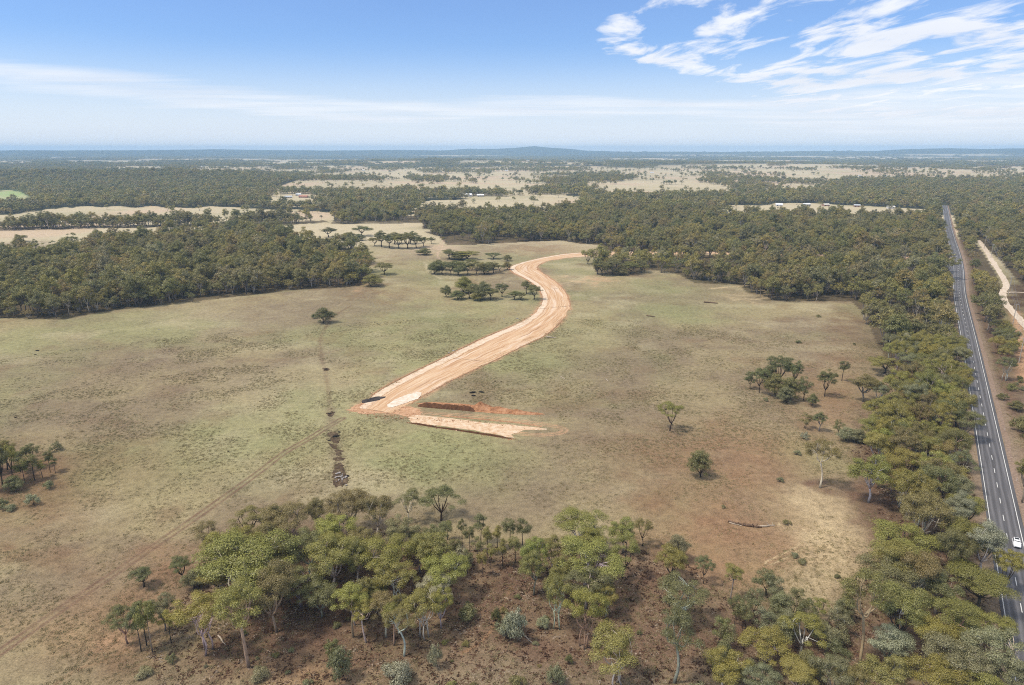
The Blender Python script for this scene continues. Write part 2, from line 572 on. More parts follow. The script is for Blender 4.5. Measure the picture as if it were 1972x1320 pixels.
T_(1237, 1052, 996, 34, 'open', 'bronze', 'dark', 'alone on the paddock side of the grove')
T_(1128, 1136, 1036, 126, 'broad', 'bright green', 'pale', 'widest crown between the grove gap and the open lane')
T_(1030, 1112, 1027, 54, 'domed', 'bright green', 'grey', 'beside the grove gap, upper of a pair')
T_(1028, 1146, 1052, 50, 'domed', 'olive', 'grey', 'beside the grove gap, lower of a pair')
T_(1082, 1150, 1070, 60, 'domed', 'olive', 'grey', 'under the widest crown beside the grove gap')
T_(1199, 1113, 1032, 58, 'open', 'olive', 'dark', 'at the edge of the open lane')
T_(1072, 1210, 1095, 62, 'multi', 'olive', 'pale', 'on a thick white trunk below the grove gap')
T_(1128, 1172, 1087, 84, 'domed', 'dull green', 'pale', 'in front of the widest crown')
T_(1124, 1246, 1131, 78, 'multi', 'yellow-olive', 'tan', 'in front of the open lane with white bent limbs')
T_(1166, 1190, 1120, 48, 'domed', 'yellow-olive', 'grey', 'at the edge of the open lane')
T_(1186, 1322, 1213, 122, 'multi', 'olive', 'pale', 'cut by the picture edge, with many bare white forks')
T_(1298, 1315, 1176, 94, 'tall', 'deep green', 'grey', 'on the long straight dark stem past the open lane')
T_(1312, 1192, 1115, 108, 'multi', 'dull green', 'pale', 'flat crown on many white limbs past the open lane')
T_(1291, 1120, 1052, 58, 'domed', 'yellow-olive', 'dark', 'yellowest tree past the open lane')
T_(1304, 1080, 1026, 40, 'bushy', 'grey-green', 'dark', 'bluish one behind the yellowest tree')
T_(1354, 1124, 1069, 36, 'open', 'deep green', 'dark', 'small one alone below the fallen logs')
T_(1406, 1154, 1081, 38, 'tall', 'olive', 'grey', 'on a bare pole stem below the fallen logs')
# bush below the bare patch
for (x, y, t, w, fm, c) in ((1470, 1150, 1095, 50, 'wispy', 'deep green'), (1490, 1160, 1108, 44, 'wispy', 'grey-green'), (1452, 1190, 1128, 40, 'wispy', 'grey-green'), (1500, 1195, 1135, 46, 'bushy', 'grey-green'), (1528, 1180, 1125, 40, 'wispy', 'dull green'),
                            (1435, 1215, 1150, 42, 'wispy', 'dull green'), (1468, 1225, 1165, 46, 'wispy', 'grey-green'), (1412, 1200, 1140, 34, 'wispy', 'dull green'), (1385, 1240, 1180, 44, 'wispy', 'dull green'), (1515, 1230, 1172, 50, 'bushy', 'grey-green'), (1400, 1255, 1200, 40, 'wispy', 'grey-green'), (1550, 1215, 1150, 40, 'wispy', 'dull green'), (1572, 1195, 1150, 44, 'open', 'olive')):
    T_(x, y, t, w, fm, c, 'dark', 'in the scrub between the pole stem and the bare patch', name='wattle_tree')
T_(1392, 1334, 1250, 84, 'domed', 'yellow-olive', 'pale', 'at the bottom of the picture past the dark stem')
T_(1470, 1290, 1212, 86, 'domed', 'yellow-olive', 'grey', 'in front of the grey scrub')
T_(1540, 1262, 1185, 84, 'open', 'yellow-olive', 'pale', 'in front of the bare patch')
T_(1455, 1345, 1275, 70, 'domed', 'grey-green', 'grey', 'at the bottom of the picture')
T_(1530, 1345, 1268, 80, 'broad', 'yellow-olive', 'pale', 'at the bottom of the picture')
T_(1596, 1350, 1258, 76, 'domed', 'grey-green', 'grey', 'at the bottom of the picture')
T_(1655, 1280, 1090, 92, 'tall', 'olive', 'tan', 'giant with the thick tan trunk between scrub and highway belt')
T_(1706, 1290, 1202, 84, 'domed', 'silver-grey', 'grey', 'beside the thick tan trunk')
T_(1790, 1292, 1187, 92, 'broad', 'yellow-olive', 'grey', 'brightest yellow crown of the bottom corner')
T_(1900, 1335, 1206, 118, 'multi', 'grey-green', 'pale', 'with long white limbs in the bottom corner by the highway')
T_(1700, 1360, 1262, 96, 'domed', 'olive', 'grey', 'at the bottom of the picture')
T_(1790, 1375, 1262, 96, 'broad', 'yellow-olive', 'grey', 'at the bottom of the picture')
T_(1850, 1300, 1240, 70, 'domed', 'grey-green', 'grey', 'in the bottom corner by the highway')
T_(1640, 1365, 1280, 70, 'domed', 'bronze', 'grey', 'at the bottom of the picture')
T_(1945, 1380, 1270, 80, 'domed', 'grey-green', 'grey', 'in the very bottom corner by the highway')
T_(1880, 1400, 1290, 90, 'domed', 'olive', 'grey', 'in the very bottom corner by the highway')
T_(1737, 1208, 1123, 88, 'open', 'olive', 'pale', 'on a slim pale stem above the yellow crown')
T_(1765, 1122, 1085, 84, 'open', 'silver-grey', 'pale', 'silver crown just below the bare patch')
T_(1727, 1086, 1010, 130, 'broad', 'bright green', 'dark', 'big one reaching out over the pale bare patch')
T_(1840, 1082, 1000, 104, 'multi', 'olive', 'dark', 'on a dark forked trunk beside the white car')
T_(1879, 1172, 1092, 124, 'broad', 'olive', 'dark', 'next to the highway below the white car')
T_(1932, 1140, 1053, 48, 'domed', 'yellow-olive', 'dark', 'golden one overhanging the highway below the white car')
T_(1838, 1225, 1158, 90, 'domed', 'olive', 'grey', 'near the highway below the white car')
T_(1905, 1245, 1180, 80, 'domed', 'yellow-olive', 'grey', 'near the highway below the white car')
T_(1579, 940, 843, 62, 'tall', 'bronze', 'pale', 'on a slim white trunk out in the paddock')
T_(1672, 968, 870, 82, 'domed', 'bright green', 'pale', 'lime crown on the paddock edge of the belt')
T_(1735, 976, 902, 62, 'multi', 'olive', 'pale', 'with a leaning white trunk on the belt edge')
T_(1690, 940, 900, 24, 'slender', 'dull green', 'dark', 'slim one behind the lime crown')
# dark clump and scattered trees in the paddock
for (x, y, t, w, c) in ((1443, 750, 712, 30, 'deep green'), (1462, 757, 705, 40, 'deep green'), (1490, 764, 715, 44, 'dull green'), (1520, 771, 722, 44, 'dull green'), (1545, 772, 722, 34, 'deep green'), (1500, 742, 681, 56, 'deep green'), (1528, 748, 690, 40, 'deep green'), (1512, 776, 742, 36, 'grey-green'), (1478, 740, 700, 38, 'deep green')):
    T_(x, y, t, w * 0.82, {1500: 'domed', 1528: 'domed', 1462: 'open', 1545: 'wispy', 1443: 'wispy'}.get(x, 'bushy'), c, 'dark', 'in the dark clump alone in the paddock', name='wattle_tree')
T_(1563, 782, 756, 22, 'bushy', 'dull green', 'dark', 'beside the dark clump', name='wattle_tree')
T_(1588, 764, 708, 32, 'domed', 'deep green', 'dark', 'between the dark clump and the belt, lower one')
T_(1621, 734, 692, 25, 'slender', 'deep green', 'dark', 'between the dark clump and the belt, upper one')
T_(1552, 825, 792, 26, 'wispy', 'bronze', 'dark', 'half bare, below the dark clump')
T_(1577, 831, 790, 24, 'domed', 'deep green', 'grey', 'small one below the dark clump')
T_(1612, 838, 806, 20, 'wispy', 'dull green', 'dark', 'at the belt edge below the dark clump', name='wattle_tree')
T_(1630, 848, 822, 34, 'bushy', 'grey-green', 'dark', 'at the belt edge below the dark clump', name='wattle_tree')
T_(1652, 852, 826, 34, 'bushy', 'grey-green', 'dark', 'at the belt edge below the dark clump', name='wattle_tree')
T_(1662, 774, 716, 54, 'domed', 'bronze', 'grey', 'first at the paddock edge of the belt by the dark clump')
T_(1690, 780, 734, 34, 'domed', 'grey-green', 'pale', 'small one at the paddock edge of the belt by the dark clump')
T_(1702, 720, 686, 60, 'domed', 'olive', 'dark', 'at the paddock edge of the belt, above the bronze one')
T_(1290, 830, 770, 52, 'open', 'olive', 'dark', 'alone in the middle of the paddock, forked and see-through')
T_(1346, 918, 862, 44, 'bushy', 'dull green', 'dark', 'alone in the paddock, rounded and leafy to the ground')
# tree on the dry creek line, paddock cluster at the picture's edge
T_(625, 622, 590, 36, 'bushy', 'deep green', 'dark', 'alone at the head of the eroded gully')
T_(605, 614, 604, 10, 'bushy', 'deep green', 'dark', 'tiny one beside the tree at the gully head', name='wattle_tree')
LC = 'in the small stand beside the wheel track paddock'
for (x, y, t, w, fm, c) in ((107, 912, 878, 19, 'slender', 'deep green'), (97, 910, 866, 23, 'slender', 'deep green'), (67, 926, 871, 34, 'slender', 'dull green'), (62, 902, 850, 34, 'domed', 'deep green'), (27, 946, 915, 34, 'bushy', 'dull green'), (25, 926, 849, 36, 'domed', 'olive'),
                            (5, 938, 850, 44, 'domed', 'deep green'), (40, 910, 868, 30, 'slender', 'dull green'), (-14, 945, 862, 50, 'domed', 'dull green'), (14, 905, 842, 40, 'domed', 'olive'), (48, 930, 885, 28, 'slender', 'olive'), (-30, 915, 850, 50, 'domed', 'deep green'), (82, 920, 884, 24, 'slender', 'olive')):
    T_(x, y, t, w, fm, c, 'dark', 'in the stand on the open paddock across the wheel track')
# trees round the new road
for i, (x, y, t, w) in enumerate(((838, 528, 505, 26), (852, 529, 506, 28), (868, 530, 507, 26), (884, 530, 508, 28), (900, 529, 507, 26), (918, 529, 508, 28), (934, 528, 508, 26), (950, 526, 510, 24), (962, 522, 512, 18), (845, 520, 503, 26), (876, 521, 503, 28), (908, 521, 504, 28), (942, 519, 506, 24))):
    T_(x, y, t - (2, 5, 3, 7)[i % 4], w * 1.15, ('bushy', 'domed', 'open')[i % 3], ('deep green', 'dull green')[i % 2], 'dark', 'in the low dark thicket before the bend of the orange road', name='wattle_tree')
for (x, y, t, w, c) in ((860, 572, 550, 19, 'deep green'), (892, 563, 532, 36, 'olive'), (882, 577, 561, 28, 'deep green'), (905, 575, 552, 30, 'dull green'), (930, 576, 541, 40, 'deep green'), (945, 578, 555, 30, 'dull green'), (967, 572, 546, 24, 'deep green'), (920, 579, 562, 26, 'olive'), (991, 577, 562, 26, 'deep green'), (1003, 578, 566, 20, 'dull green')):
    T_(x, y, t - 3, w * 1.05, ('bushy', 'domed')[x % 2], c, 'dark', 'in the loose row beside the bend of the orange road', name='wattle_tree')
T_(1014, 566, 538, 26, 'domed', 'deep green', 'dark', 'hard against the bend of the orange road, upper of a pair')
T_(1029, 577, 547, 28, 'domed', 'deep green', 'dark', 'hard against the bend of the orange road, lower of a pair')
for (x, y, t, w, c) in ((866, 499, 483, 28, 'deep green'), (900, 500, 487, 34, 'olive'), (950, 499, 491, 24, 'deep green'), (885, 500, 488, 30, 'dull green'), (977, 503, 495, 14, 'deep green'), (977, 520, 508, 14, 'bronze')):
    T_(x, y, t - 5, w * 1.2, ('domed', 'bushy')[x % 2], c, 'dark', 'in the line above the low thicket by the orange road', name='wattle_tree')
PD = 'in the pale paddock beyond the thick wood'
T_(633, 457, 436, 30, 'domed', 'deep green', 'dark', 'standing clear ' + PD)
T_(698, 455, 433, 38, 'domed', 'deep green', 'dark', 'largest ' + PD)
T_(669, 457, 447, 30, 'bushy', 'dull green', 'dark', 'set low ' + PD)
T_(598, 457, 442, 18, 'bushy', 'dull green', 'dark', 'smallest ' + PD)
T_(690, 463, 450, 28, 'bushy', 'deep green', 'dark', 'just below the largest ' + PD)
for i, (x, y, t, w) in enumerate(((735, 476, 441, 28), (750, 478, 448, 30), (768, 479, 450, 30), (785, 479, 446, 34), (802, 478, 450, 30), (815, 475, 455, 24), (760, 470, 445, 30), (790, 470, 443, 32), (722, 474, 455, 24))):
    T_(x, y, t, w, 'domed', ('dull green', 'deep green', 'olive')[i % 3], 'dark', 'in the rounded clump between the pale paddock and the thicket')
T_(817, 491, 477, 28, 'bushy', 'deep green', 'dark', 'alone below the rounded clump', name='wattle_tree')
T_(831, 470, 455, 15, 'domed', 'deep green', 'dark', 'tiny one between the rounded clump and the wood')
T_(740, 529, 504, 34, 'domed', 'dull green', 'dark', 'detached from the thick wood')
T_(717, 551, 527, 40, 'bushy', 'olive', 'dark', 'detached corner bush of the thick wood', name='wattle_tree')
T_(706, 500, 482, 30, 'open', 'dull green', 'grey', 'ragged one at the corner of the thick wood')
T_(42, 466, 452, 21, 'domed', 'deep green', 'dark', 'alone on the pale field before the tree row')
T_(1195, 530, 512, 30, 'bushy', 'dull green', 'dark', 'end of the wood by the washed-out bank', name='wattle_tree')
T_(1160, 531, 500, 34, 'domed', 'dull green', 'dark', 'end of the wood by the washed-out bank')
T_(1180, 529, 496, 36, 'domed', 'dull green', 'dark', 'end of the wood beside the bend of the orange road')
T_(1215, 528, 502, 32, 'domed', 'olive', 'dark', 'end of the wood by the washed-out bank')
T_(1236, 526, 506, 26, 'domed', 'dull green', 'dark', 'end of the wood by the washed-out bank')

N_HAND = len(TREES)
HW_ROW = 'in the highway belt'


def fill_poly(poly, spacing, seed, make, gap=0.33):
    rr = random.Random(seed)
    w = [at(*p) for p in poly]
    xs, ys = [p[0] for p in w], [p[1] for p in w]
    j = 0
    y = min(ys)
    while y < max(ys):
        x = min(xs) + (j % 2) * spacing / 2
        while x < max(xs):
            X, Y = x + rr.uniform(-.38, .38) * spacing, y + rr.uniform(-.38, .38) * spacing
            a, b = project(np.array(X), np.array(Y), np.array(0.0))
            if in_poly(a, b, poly):
                hd = float(hw_dist(X, Y))
                if hd < -7.5 or hd > 10.5:
                    if all((X - t['x']) ** 2 + (Y - t['y']) ** 2 > (gap * (t['w'] + spacing)) ** 2 for t in TREES[:N_HAND]):
                        make(X, Y, float(a), float(b), rr)
            x += spacing
        y += spacing * 0.87
        j += 1


def belt(X, Y, px, py, rr):
    c = rr.choices(['olive', 'yellow-olive', 'bright green', 'bronze', 'grey-green', 'dull green', 'silver-grey'], [5, 5, 1.5, 2, 2.2, 3, 0.6])[0]
    fm = rr.choices(['broad', 'domed', 'tall', 'multi', 'open'], [4, 4, 1.2, 3, 1.2])[0]
    h = rr.uniform(12, 17.5)
    wd = {'broad': 11.5, 'domed': 9.5, 'tall': 9.0, 'multi': 11.5, 'open': 9.5}[fm] * rr.uniform(0.9, 1.2)
    add_tree(0, 0, h, wd, fm, c, rr.choice(['pale', 'grey', 'pale', 'tan', 'dark']), HW_ROW, xy=(X, Y))


fill_poly([(1700, 690), (1876, 690), (1893, 760), (1925, 900), (1955, 1060), (1975, 1190), (1900, 1200), (1800, 1150), (1760, 1050), (1712, 985), (1690, 925), (1668, 905), (1662, 868), (1690, 812), (1725, 772), (1770, 735), (1730, 722)], 8.1, 3, belt)
fill_poly([(1700, 1130), (1780, 1100), (1900, 1230), (1960, 1340), (1960, 1420), (1640, 1390), (1690, 1240)], 8.2, 4, belt)


def grove(X, Y, px, py, rr):
    c = rr.choices(['olive', 'yellow-olive', 'bright green', 'bronze', 'dull green'], [4, 3, 2, 2, 4])[0]
    fm = rr.choices(['broad', 'domed', 'multi'], [3, 4, 3])[0]
    add_tree(0, 0, rr.uniform(9, 14), rr.uniform(7.5, 10.5), fm, c, rr.choice(['pale', 'grey', 'tan', 'dark']), 'filling in the middle of the front grove' if px < 930 else 'filling in the far half of the front grove', xy=(X, Y))


fill_poly([(400, 1085), (470, 1050), (560, 1015), (700, 1005), (760, 1045), (850, 1095), (860, 1150), (800, 1190), (700, 1160), (560, 1190), (470, 1200), (330, 1190)], 8.6, 11, grove, 0.24)
fill_poly([(1020, 1085), (1090, 1045), (1200, 1045), (1220, 1100), (1170, 1170), (1100, 1185), (1045, 1150)], 8.6, 12, grove, 0.24)
fill_poly([(1380, 1190), (1450, 1160), (1560, 1200), (1640, 1180), (1690, 1240), (1640, 1345), (1380, 1345)], 7.0, 13, lambda X, Y, a, b, rr: add_tree(0, 0, rr.uniform(5, 10), rr.uniform(4.5, 7.5), rr.choice(['bushy', 'wispy']), rr.choice(['olive', 'grey-green', 'dull green', 'yellow-olive']), rr.choice(['grey', 'dark', 'pale']), 'in the mixed scrub in front of the bare patch', xy=(X, Y), name='wattle_tree'), 0.24)


fill_poly([(640, 1200), (700, 1150), (820, 1190), (860, 1160), (850, 1230), (760, 1250), (660, 1240)], 7.0, 17, lambda X, Y, a, b, rr: add_tree(0, 0, rr.uniform(8, 12), rr.uniform(5, 7.5), rr.choice(['tall', 'open', 'domed']), rr.choice(['olive', 'yellow-olive', 'bronze']), rr.choice(['pale', 'tan']), 'among the frontmost trees of the front grove', xy=(X, Y)), 0.18)


def right_side(X, Y, px, py, rr):
    c = rr.choices(['olive', 'yellow-olive', 'bronze', 'grey-green', 'dull green'], [4, 3, 1.5, 2, 3])[0]
    fm = rr.choices(['broad', 'domed', 'multi'], [3, 4, 3])[0]
    add_tree(0, 0, rr.uniform(9, 13), rr.uniform(7, 10), fm, c, rr.choice(['pale', 'grey', 'tan']), 'between the highway and the pale service track', xy=(X, Y))


fill_poly([(1893, 650), (1945, 650), (1955, 690), (1935, 735), (1915, 712)], 7.5, 5, right_side)
T_(1968, 968, 862, 44, 'domed', 'olive', 'grey', 'cut by the picture edge on the bare bank across the highway')
T_(1985, 840, 790, 50, 'bushy', 'dull green', 'dark', 'on the bare bank across the highway', name='wattle_tree')
T_(1955, 790, 770, 30, 'bushy', 'dull green', 'dark', 'on the bare bank across the highway', name='wattle_tree')

# low shrubs
SH = [(109, 868, 850, 24, 'grey-green', 'beside the small stand across the wheel track'), (64, 973, 948, 27, 'silver-grey', 'pale round one below the small stand'), (94, 941, 923, 22, 'grey-green', 'below the small stand'), (4, 980, 956, 26, 'grey-green', 'below the small stand at the picture edge'), (19, 983, 970, 25, 'grey-green', 'flattest one below the small stand'),
      (655, 1308, 1232, 56, 'grey-green', 'tall one at the bottom below the grove'), (640, 1262, 1228, 34, 'dull green', 'under the frontmost trees of the grove'), (765, 1316, 1270, 66, 'silver-grey', 'broad one at the bottom below the grove'), (838, 1285, 1232, 30, 'silver-grey', 'upright one below the grove'), (992, 1230, 1165, 56, 'silver-grey', 'largest one beside the red path'), (980, 1225, 1178, 50, 'grey-green', 'second one beside the red path'),
      (955, 1200, 1165, 24, 'deep green', 'dark one on the red path'), (1046, 1208, 1183, 26, 'silver-grey', 'before the thick white trunk'), (902, 1195, 1162, 40, 'dull green', 'thin one in the grove gap'), (1068, 1318, 1276, 42, 'grey-green', 'at the bottom below the grove gap'), (845, 1145, 1112, 34, 'silver-grey', 'in the stand of black stems'), (890, 1095, 1050, 44, 'silver-grey', 'bluish one among the black stems'),
      (1000, 1325, 1300, 40, 'dull green', 'at the bottom below the grove gap'), (1095, 1278, 1258, 16, 'dull green', 'before the open lane'), (1549, 846, 831, 16, 'silver-grey', 'pale one below the dark clump'), (1535, 876, 866, 15, 'grey-green', 'above the white trunk in the paddock'), (1502, 928, 918, 14, 'grey-green', 'beyond the white trunk in the paddock'), (1515, 1010, 1000, 18, 'bronze', 'brown one beside the fallen logs'),
      (1530, 1073, 1063, 16, 'grey-green', 'upper of two on the pale bare patch'), (1545, 1086, 1076, 18, 'grey-green', 'lower of two on the pale bare patch'), (1612, 1113, 1106, 13, 'dull green', 'below the pale bare patch'), (1393, 979, 972, 10, 'grey-green', 'above the fallen logs'), (1537, 661, 655, 12, 'deep green', 'upper one in the open paddock by the belt'), (1576, 611, 606, 11, 'deep green', 'near the corner of the belt'), (1645, 665, 660, 6, 'deep green', 'beside the belt edge'),
      (1474, 773, 764, 10, 'grey-green', 'under the dark clump'), (278, 1300, 1286, 34, 'grey-green', 'flat one below the narrow tip of the grove'), (330, 1275, 1258, 22, 'grey-green', 'below the narrow tip of the grove'), (500, 1305, 1285, 40, 'grey-green', 'below the long bare leaning trunk'), (1930, 770, 755, 22, 'dull green', 'on the bare bank across the highway'), (1963, 830, 800, 34, 'dull green', 'on the bare bank across the highway'), (1948, 752, 738, 24, 'dull green', 'on the bare bank across the highway'),
      (1400, 1300, 1275, 36, 'grey-green', 'in the front of the grey scrub'), (1340, 1345, 1310, 50, 'grey-green', 'at the bottom below the dark stem'), (1560, 1290, 1262, 44, 'grey-green', 'before the thick tan trunk'), (1710, 1180, 1150, 44, 'grey-green', 'under the slim pale stem'), (1610, 1240, 1205, 46, 'grey-green', 'before the thick tan trunk'), (1790, 1130, 1104, 40, 'silver-grey', 'under the silver crown')]
for (x, y, t, w, c, wh) in SH:
    T_(x, y, t, w, 'shrub', c, 'dark', wh, name='shrub', cat='shrub', group='low shrubs about the paddock and grove')
rs = random.Random(33)
for k in range(16):
    x, y = rs.uniform(1925, 1975), rs.uniform(690, 860)
    if float(hw_dist(*[np.array(q) for q in at(x, y)[:2]])) > 12:
        h = rs.uniform(1.0, 2.4)
        add_tree(x, y, h, h * rs.uniform(1.2, 1.9), 'shrub', rs.choice(['grey-green', 'dull green', 'olive', 'bronze']), 'dark', 'on the bare bank between the highway and the orange soil', name='shrub', cat='shrub', group='small shrubs on the bare bank')
rs = random.Random(21)
for k in range(26):     # understorey in the grove and belt
    poly = [(300, 1270), (560, 1180), (900, 1130), (1200, 1150), (1450, 1250), (1640, 1270), (1700, 1320), (300, 1330)]
    for _ in range(50):
        x, y = rs.uniform(300, 1700), rs.uniform(1130, 1325)
        if in_poly(x, y, poly) and all(math.hypot(at(x, y)[0] - t['x'], at(x, y)[1] - t['y']) > 2.2 for t in TREES):
            break
    h = rs.uniform(0.5, 1.3)
    add_tree(x, y, h, h * rs.uniform(1.2, 2.2), 'shrub', rs.choice(['grey-green', 'dull green', 'olive', 'bronze']), 'dark', 'on the leaf litter under the grove', name='shrub', cat='shrub', group='small shrubs on the leaf litter')
# ------------------------------------------------------------------ labels that single each tree out
ORD = ['', 'second', 'third', 'fourth', 'fifth', 'sixth', 'seventh', 'eighth', 'ninth', 'tenth', 'eleventh', 'twelfth', 'thirteenth', 'fourteenth', 'fifteenth', 'sixteenth', 'seventeenth', 'eighteenth', 'nineteenth', 'twentieth']
LANDMARKS = [('the white car', at(1957, 1048)), ('the silver crown', at(1765, 1122)), ('the fallen logs', at(1446, 1012)), ('the lime crown', at(1672, 968)), ('the white paddock trunk', at(1579, 940)), ('the dark clump', at(1500, 760)), ('the bare patch', at(1630, 1060)),
             ('the tan trunk', at(1657, 1279)), ('the highway crest', at(1848, 567)), ('the pale service track', at(1950, 600)), ('the yellow crown', at(1790, 1290)), ('the bronze edge tree', at(1662, 774))]


def kind_word(t):
    return {'shrub': 'shrub', 'wattle_tree': 'wattle', 'young_gum_tree': 'young gum'}.get(t['name'], 'gum')


def label_all():
    for t in TREES:
        if t['where'] == HW_ROW:
            hd = -float(hw_dist(np.array(t['x']), np.array(t['y'])))
            lm = sorted(LANDMARKS, key=lambda q: math.hypot(q[1][0] - t['x'], q[1][1] - t['y']))[0][0]
            row = 'overhanging the highway' if hd < 12 else ('mid belt' if hd < 22 else 'on the paddock side')
            t['where'] = f'{row} near {lm}'
        big = t['h']
        size = 'small' if big < 6.5 else ('tall' if big > 15.5 else ('mid-sized' if big < 11 else 'large'))
        if t['name'] in ('shrub',):
            size = ''
        bark = {'pale': 'pale barked', 'tan': 'tan barked'}.get(t['bark'], '')
        fw = FORM_WORDS[t['form']]
        if t['name'] in ('young_gum_tree', 'shrub'):
            fw, size = '', ''
        words = [w for w in (size, t['colour'], fw, bark, kind_word(t)) if w]
        t['label'] = ' '.join(words) + ' ' + t['where']
    by = {}
    for t in TREES:
        by.setdefault(t['label'], []).append(t)
    for lab, ts in by.items():
        if len(ts) < 2:
            continue
        ts.sort(key=lambda t: project(np.array(t['x']), np.array(t['y']), np.array(0.0))[1] * -1)
        for i, t in enumerate(ts):
            # ordinals count upward in the picture, from its bottom edge to the horizon
            t['label'] = lab + (', lowest of its sort' if i == 0 else f', {ORD[min(i, 19)]} from the bottom')
    for t in TREES:
        w = t['label'].split()
        while len(w) > 16:
            for drop in ('the', 'crowned', 'barked', 'and', 'of', 'mid-sized', 'large'):
                if drop in w[1:]:
                    w.pop(w.index(drop, 1))
                    break
            else:
                w = w[:16]
        t['label'] = ' '.join(w)


label_all()
FORM_KEYS = {f: [k for k in PROTO if k.rstrip('0123456789') == f] for f in FORM_WORDS}
GROUPS = {'gum_tree': 'gum trees of the paddocks, grove and highway belt', 'wattle_tree': 'dark wattles in clumps and thickets', 'young_gum_tree': 'young gums in the stand of thin black stems', 'shrub': 'low grey-green shrubs'}
for t in TREES:
    key = rnd.choice(FORM_KEYS[t['form']])
    p = PROTO[key]
    name = t['name'] or 'gum_tree'
    root = bpy.data.objects.new(name, None)
    root.empty_display_size = 0.5
    root.location = (t['x'], t['y'], float(terrain(t['x'], t['y'])))
    root.rotation_euler = (0, 0, rnd.uniform(0, 6.283))
    s, sz = t['w'] / p['W'], t['h'] / p['H']
    root.scale = (s, s, sz)
    link(root)
    tag(root, t['label'], t['cat'], t['group'] or GROUPS[name])
    c = bpy.data.objects.new('crown', p['crown'])
    col = COLOURS[t['colour']]
    j = rnd.uniform(0.86, 1.15)
    c.color = (col[0] * j * rnd.uniform(0.93, 1.07), col[1] * j, col[2] * j * rnd.uniform(0.9, 1.1), 1)
    link(c, root)
    k = bpy.data.objects.new('trunk', p['trunk'])
    k.color = (*[v * rnd.uniform(0.85, 1.1) for v in BARKS[t['bark']]], 1)
    link(k, root)

# ------------------------------------------------------------------ where woodland stands (outlines measured on the photograph)
WOODS = [
    [(-260, 492), (0, 482), (60, 482), (130, 472), (230, 455), (340, 447), (540, 441), (560, 452), (600, 472), (680, 478), (716, 500), (700, 518), (725, 538), (690, 552), (560, 559), (480, 569), (330, 586), (200, 601), (120, 616), (0, 613), (-260, 622)],
    [(-260, 440), (0, 438), (300, 433), (620, 424), (640, 430), (520, 434), (300, 438), (0, 445), (-260, 448)],
    [(815, 447), (900, 441), (1000, 432), (1300, 414), (1400, 412), (1812, 422), (1833, 490), (1300, 477), (1120, 470), (1080, 463), (980, 468), (900, 472), (860, 472), (845, 455)],
    [(1215, 527), (1150, 531), (1140, 507), (1300, 492), (1600, 493), (1835, 503), (1848, 600), (1700, 610), (1655, 596), (1640, 581), (1470, 579), (1440, 566), (1424, 549), (1340, 546), (1300, 526), (1250, 520)],
    [(1150, 470), (1300, 477), (1840, 492), (1840, 503), (1600, 493), (1300, 488), (1180, 486)],
    [(1838, 408), (2500, 405), (2500, 650), (1990, 570), (1955, 535), (1925, 500), (1900, 480), (1885, 462), (1870, 470), (1880, 470), (1895, 488), (1920, 530), (1928, 560), (1932, 590), (1868, 600), (1858, 530), (1850, 480)],
    [(1990, 560), (2500, 560), (2500, 1000), (2080, 760)],
    [(636, 432), (650, 416), (1130, 415), (1400, 414.5), (1300, 418), (1000, 434), (900, 441), (815, 441), (815, 429), (760, 431)],
    [(1668, 612), (1820, 600), (1850, 598), (1876, 690), (1706, 690), (1686, 655)],
    [(1872, 600), (1925, 590), (1942, 640), (1946, 650), (1893, 650)],
]
FIELDS = [
    [(-400, 424), (0, 418), (60, 406), (230, 398), (420, 401), (560, 405), (640, 411), (620, 426), (300, 434), (0, 438), (-400, 442)],
    [(-400, 446), (0, 443), (180, 440), (330, 438), (400, 437), (380, 444), (230, 453), (130, 468), (0, 478), (-400, 486)],
    [(800, 404), (812, 388), (900, 381), (1000, 377), (1112, 377), (1122, 386), (1110, 397), (950, 406), (830, 407)],
    [(1385, 408), (1410, 394), (1560, 393), (1700, 398), (1796, 406), (1796, 415), (1700, 414), (1550, 410), (1430, 411)],
    [(1120, 364), (1170, 352), (1280, 348), (1480, 346), (1615, 351), (1575, 360), (1500, 367), (1320, 371), (1180, 371)],
    [(745, 354), (800, 343), (1010, 343), (1065, 357), (1010, 367), (880, 364)],
    [(-300, 392), (0, 388), (60, 384), (44, 371), (0, 366), (-300, 366)],
    [(1650, 341), (1760, 322), (1975, 320), (2400, 322), (2400, 337), (1972, 337), (1800, 339)],
    [(1330, 343), (1400, 326), (1540, 323), (1760, 324), (1680, 336), (1500, 343)],
    [(700, 330), (760, 322), (960, 324), (990, 333), (880, 338), (740, 337)],
    [(545, 433), (760, 430), (818, 428), (820, 450), (845, 470), (700, 458), (590, 458)],
    [(500, 381), (545, 374), (610, 376), (625, 383), (560, 388)],
]
STRIPS = [(0, 312, 70, 2.4), (210, 311, 90, 2.0), (395, 307, 140, 1.2), (260, 322, 70, 2.0), (445, 324, 85, 4.0), (560, 329, 60, 3), (620, 309, 120, 1.3), (760, 312, 55, 2.2), (990, 311, 120, 2.6), (1120, 313, 60, 1.6),
          (1250, 306, 90, 1.2), (1400, 320, 150, 2.0), (1530, 318, 190, 2.6), (1560, 302, 160, 1.4), (1720, 304, 150, 2.0), (1840, 298, 120, 1.2), (1060, 322, 120, 2.2), (1300, 330, 120, 2.4), (880, 300, 80, 0.9), (1340, 299, 90, 0.9), (150, 303, 60, 0.9), (540, 313, 90, 1.6), (1460, 310, 120, 1.4), (640, 321, 70, 1.6), (1900, 310, 120, 1.3)]


